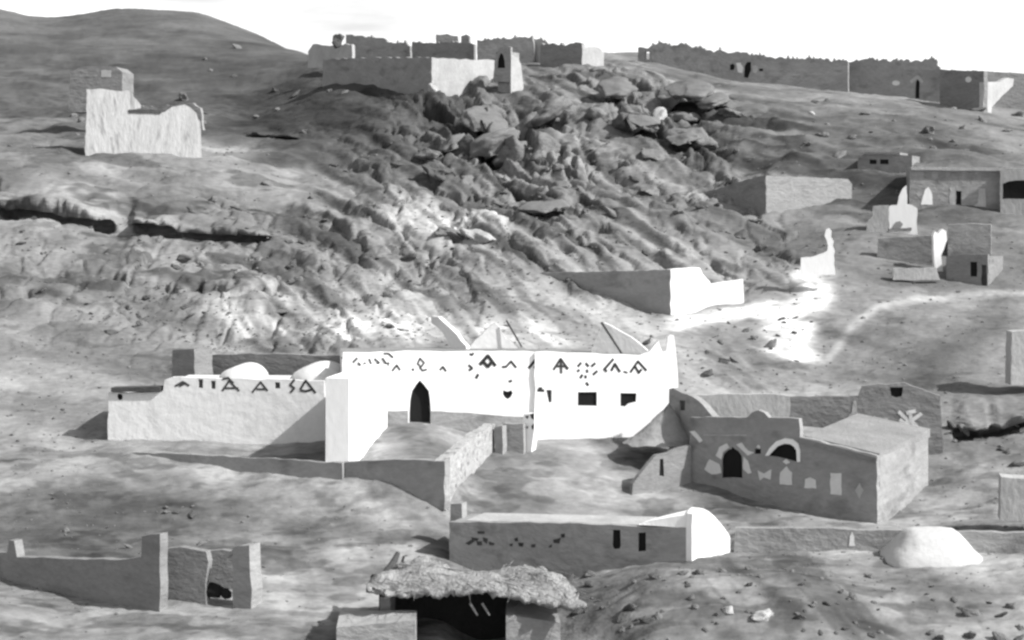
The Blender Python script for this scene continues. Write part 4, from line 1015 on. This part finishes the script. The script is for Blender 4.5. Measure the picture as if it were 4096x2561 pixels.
for i, (P0, P1, hgt, D) in enumerate(ledges):
    b = B(); d = (P1 - P0); Lh = d.length; th = max(.5, hgt * 1.0); npc = max(1, int(round(Lh / 3.2)))
    for k in range(npc):
        t = (k + .5) / npc; c = P0 + d * t
        vs_, fs_ = rock_verts(4, 700 + i * 11 + k, (Lh / npc * .5 + 1.1, D * .6 + .9, th * .8), .24)
        a = math.atan2(d.y, d.x); ca, sa = math.cos(a), math.sin(a); tl_ = d.z / Lh
        c = c + Vector((0, D * .5 + .15 + random.uniform(-.15, .15), -.2 + hgt + th * .55 + random.uniform(-.05, .12) + D * .10))
        b.add([c + Vector((p[0] * ca - p[1] * sa, p[0] * sa + p[1] * ca, p[2] + p[0] * tl_ + p[1] * .3)) for p in vs_], fs_)
    if i in (0, 1, 2, 12, 13, 14): continue
    lab = {0: 'long overhanging ledge with a black gap under it at the left edge', 1: 'short ledge over the deepest black gap, right of the long left ledge', 2: 'thin ledge drawn out to the right over a narrowing dark crack',
           13: 'broken ledge over a black gap low on the right, near the right edge', 14: 'ledge over the black gap running out of the right edge'}.get(i, 'rock ledge overhanging a dark crevice of the hillside')
    tag(b.build('rock_ledge', 'ledge', None, True), lab, 'ledge', None if i in (0, 1, 2, 13, 14) else 'ledges over dark crevices')

rock('pointed_rock', 'black pointed rock standing on the skyline', hit(319, 50) + Vector((0, -1, 1.2)), (1.25, 1.0, 1.6), 'black', 301, (0, .6, 0), None, 'rock')
p = at(337, 40, 255); rock('pointed_rock', 'smaller half-dark pointed rock on the skyline right of the black one', p, (.8, .7, 1.1), 'rock_dark', 302, (0, .7, 0), None, 'rock')
p = hit(763, 631); rock('boulder', 'big white boulder on the ground at the bottom right', p + Vector((0, .5, .1)), (.85, .6, .42), 'rock_pale', 303)
p = hit(728, 622); rock('boulder', 'small round pale boulder left of the big white one', p + Vector((0, 0, .05)), (.3, .3, .22), 'rock_pale', 304, sub=3)
p = hit(812, 115); rock('boulder', 'tiny white stone on the slope under the long ridge wall', p + Vector((0, 0, .1)), (.5, .45, .4), 'rock_pale', 305, sub=3)
p = hit(435, 107); rock('boulder', 'white tilted stone below the pale side of the ridge building', hit(435, 104) + Vector((0, 0, .2)), (1.0, .5, .5), 'rock_pale', 306, (0, .7, 0), sub=3)
VW = VP(1010, 128, 1040, 128); ruin_wall('pale_wall', 'pale wall end cut by the right edge beside the dark gully', VW, [(1011, 385), (1012, 332), (1040, 330), (1040, 385)], 'pale', 1.5)
VW = VP(1000, 105, 1040, 104.6); ruin_wall('pale_wall', 'low pale block at the right edge below the black gap', VW, [(1000, 520), (1001, 477), (1040, 479), (1040, 520)], 'pale', 1.5)

# scattered boulders: individuals, copies of eight meshes
protos = []
BG, BLAB = 'boulders strewn over the hillside', 'grey weathered boulder lying on the stony slope'
for i in range(8):
    o = rock('boulder', BLAB, (0, 0, 0), (1, .8, .55), 'rock' if i % 3 else 'rock_dark', 400 + i, group=BG, sub=3)
    protos.append(o)
nb = 0
zones = [(0, 420, 160, 345, 70), (430, 760, 150, 260, 55), (760, 1020, 105, 165, 22), (640, 800, 320, 380, 22), (560, 1020, 572, 637, 75), (860, 1020, 420, 470, 14), (0, 380, 40, 140, 24), (0, 300, 500, 545, 10)]
for (ua, ub, va, vb, cnt) in zones:
    for k in range(cnt):
        u, v = random.uniform(ua, ub), random.uniform(va, vb); p = hit(u, v); s = p.y / F
        o = protos[nb] if nb < 8 else protos[random.randrange(8)].copy()
        if nb >= 8: C.objects.link(o)
        nb += 1
        wpx = random.choice((3, 3.5, 4, 5, 6, 8)); sc = wpx * s
        o.location = p + Vector((0, 0, .1 * sc)); o.scale = (sc * random.uniform(.8, 1.5), sc, sc * random.uniform(.6, 1.1)); o.rotation_euler = (random.uniform(-.3, .3), random.uniform(.0, .7), random.uniform(0, 6.28))
# scree: countless small stones
vs_all, fs_all = [], []
t_ = (1 + 5 ** .5) / 2
ico = np.array([(-1, t_, 0), (1, t_, 0), (-1, -t_, 0), (1, -t_, 0), (0, -1, t_), (0, 1, t_), (0, -1, -t_), (0, 1, -t_), (t_, 0, -1), (t_, 0, 1), (-t_, 0, -1), (-t_, 0, 1)]) / 1.9
icf = np.array([(0, 11, 5), (0, 5, 1), (0, 1, 7), (0, 7, 10), (0, 10, 11), (1, 5, 9), (5, 11, 4), (11, 10, 2), (10, 7, 6), (7, 1, 8), (3, 9, 4), (3, 4, 2), (3, 2, 6), (3, 6, 8), (3, 8, 9), (4, 9, 5), (2, 4, 11), (6, 2, 10), (8, 6, 7), (9, 8, 1)])
cnt = 0
tries = 0
while cnt < 5000 and tries < 60000:
    tries += 1
    i = random.randrange(len(gu)); j = int(random.triangular(0, NY * .75, NY * .3))
    u, Y = gu[i], gy[j]
    if not -40 < u < 1064 or Y < 82 or rough[i, j] < random.random() * .9: continue
    if 108 < Y < 130 and 100 < u < 680: continue
    s = random.uniform(.5, 1.5) * Y / F * random.choice((1, 1, 1, 1.6))
    a = random.uniform(0, 6.28); ca, sa = math.cos(a), math.sin(a)
    q = ico * rng.uniform(.6, 1.25, (12, 1)) * np.array([1.3, .9, .65]) * s
    q = np.stack([q[:, 0] * ca - q[:, 1] * sa, q[:, 0] * sa + q[:, 1] * ca, q[:, 2]], -1) + np.array([X[i, j], Y, Z[i, j] + .15 * s])
    vs_all.append(q); fs_all.append(icf + 12 * cnt); cnt += 1
me = bpy.data.meshes.new('scree'); me.from_pydata(np.concatenate(vs_all).tolist(), [], np.concatenate(fs_all).tolist()); me.materials.append(M['rock'])
o = bpy.data.objects.new('scree', me); C.objects.link(o); tag(o, 'loose grey stones scattered over the dry slope', 'scree', None, 'stuff')
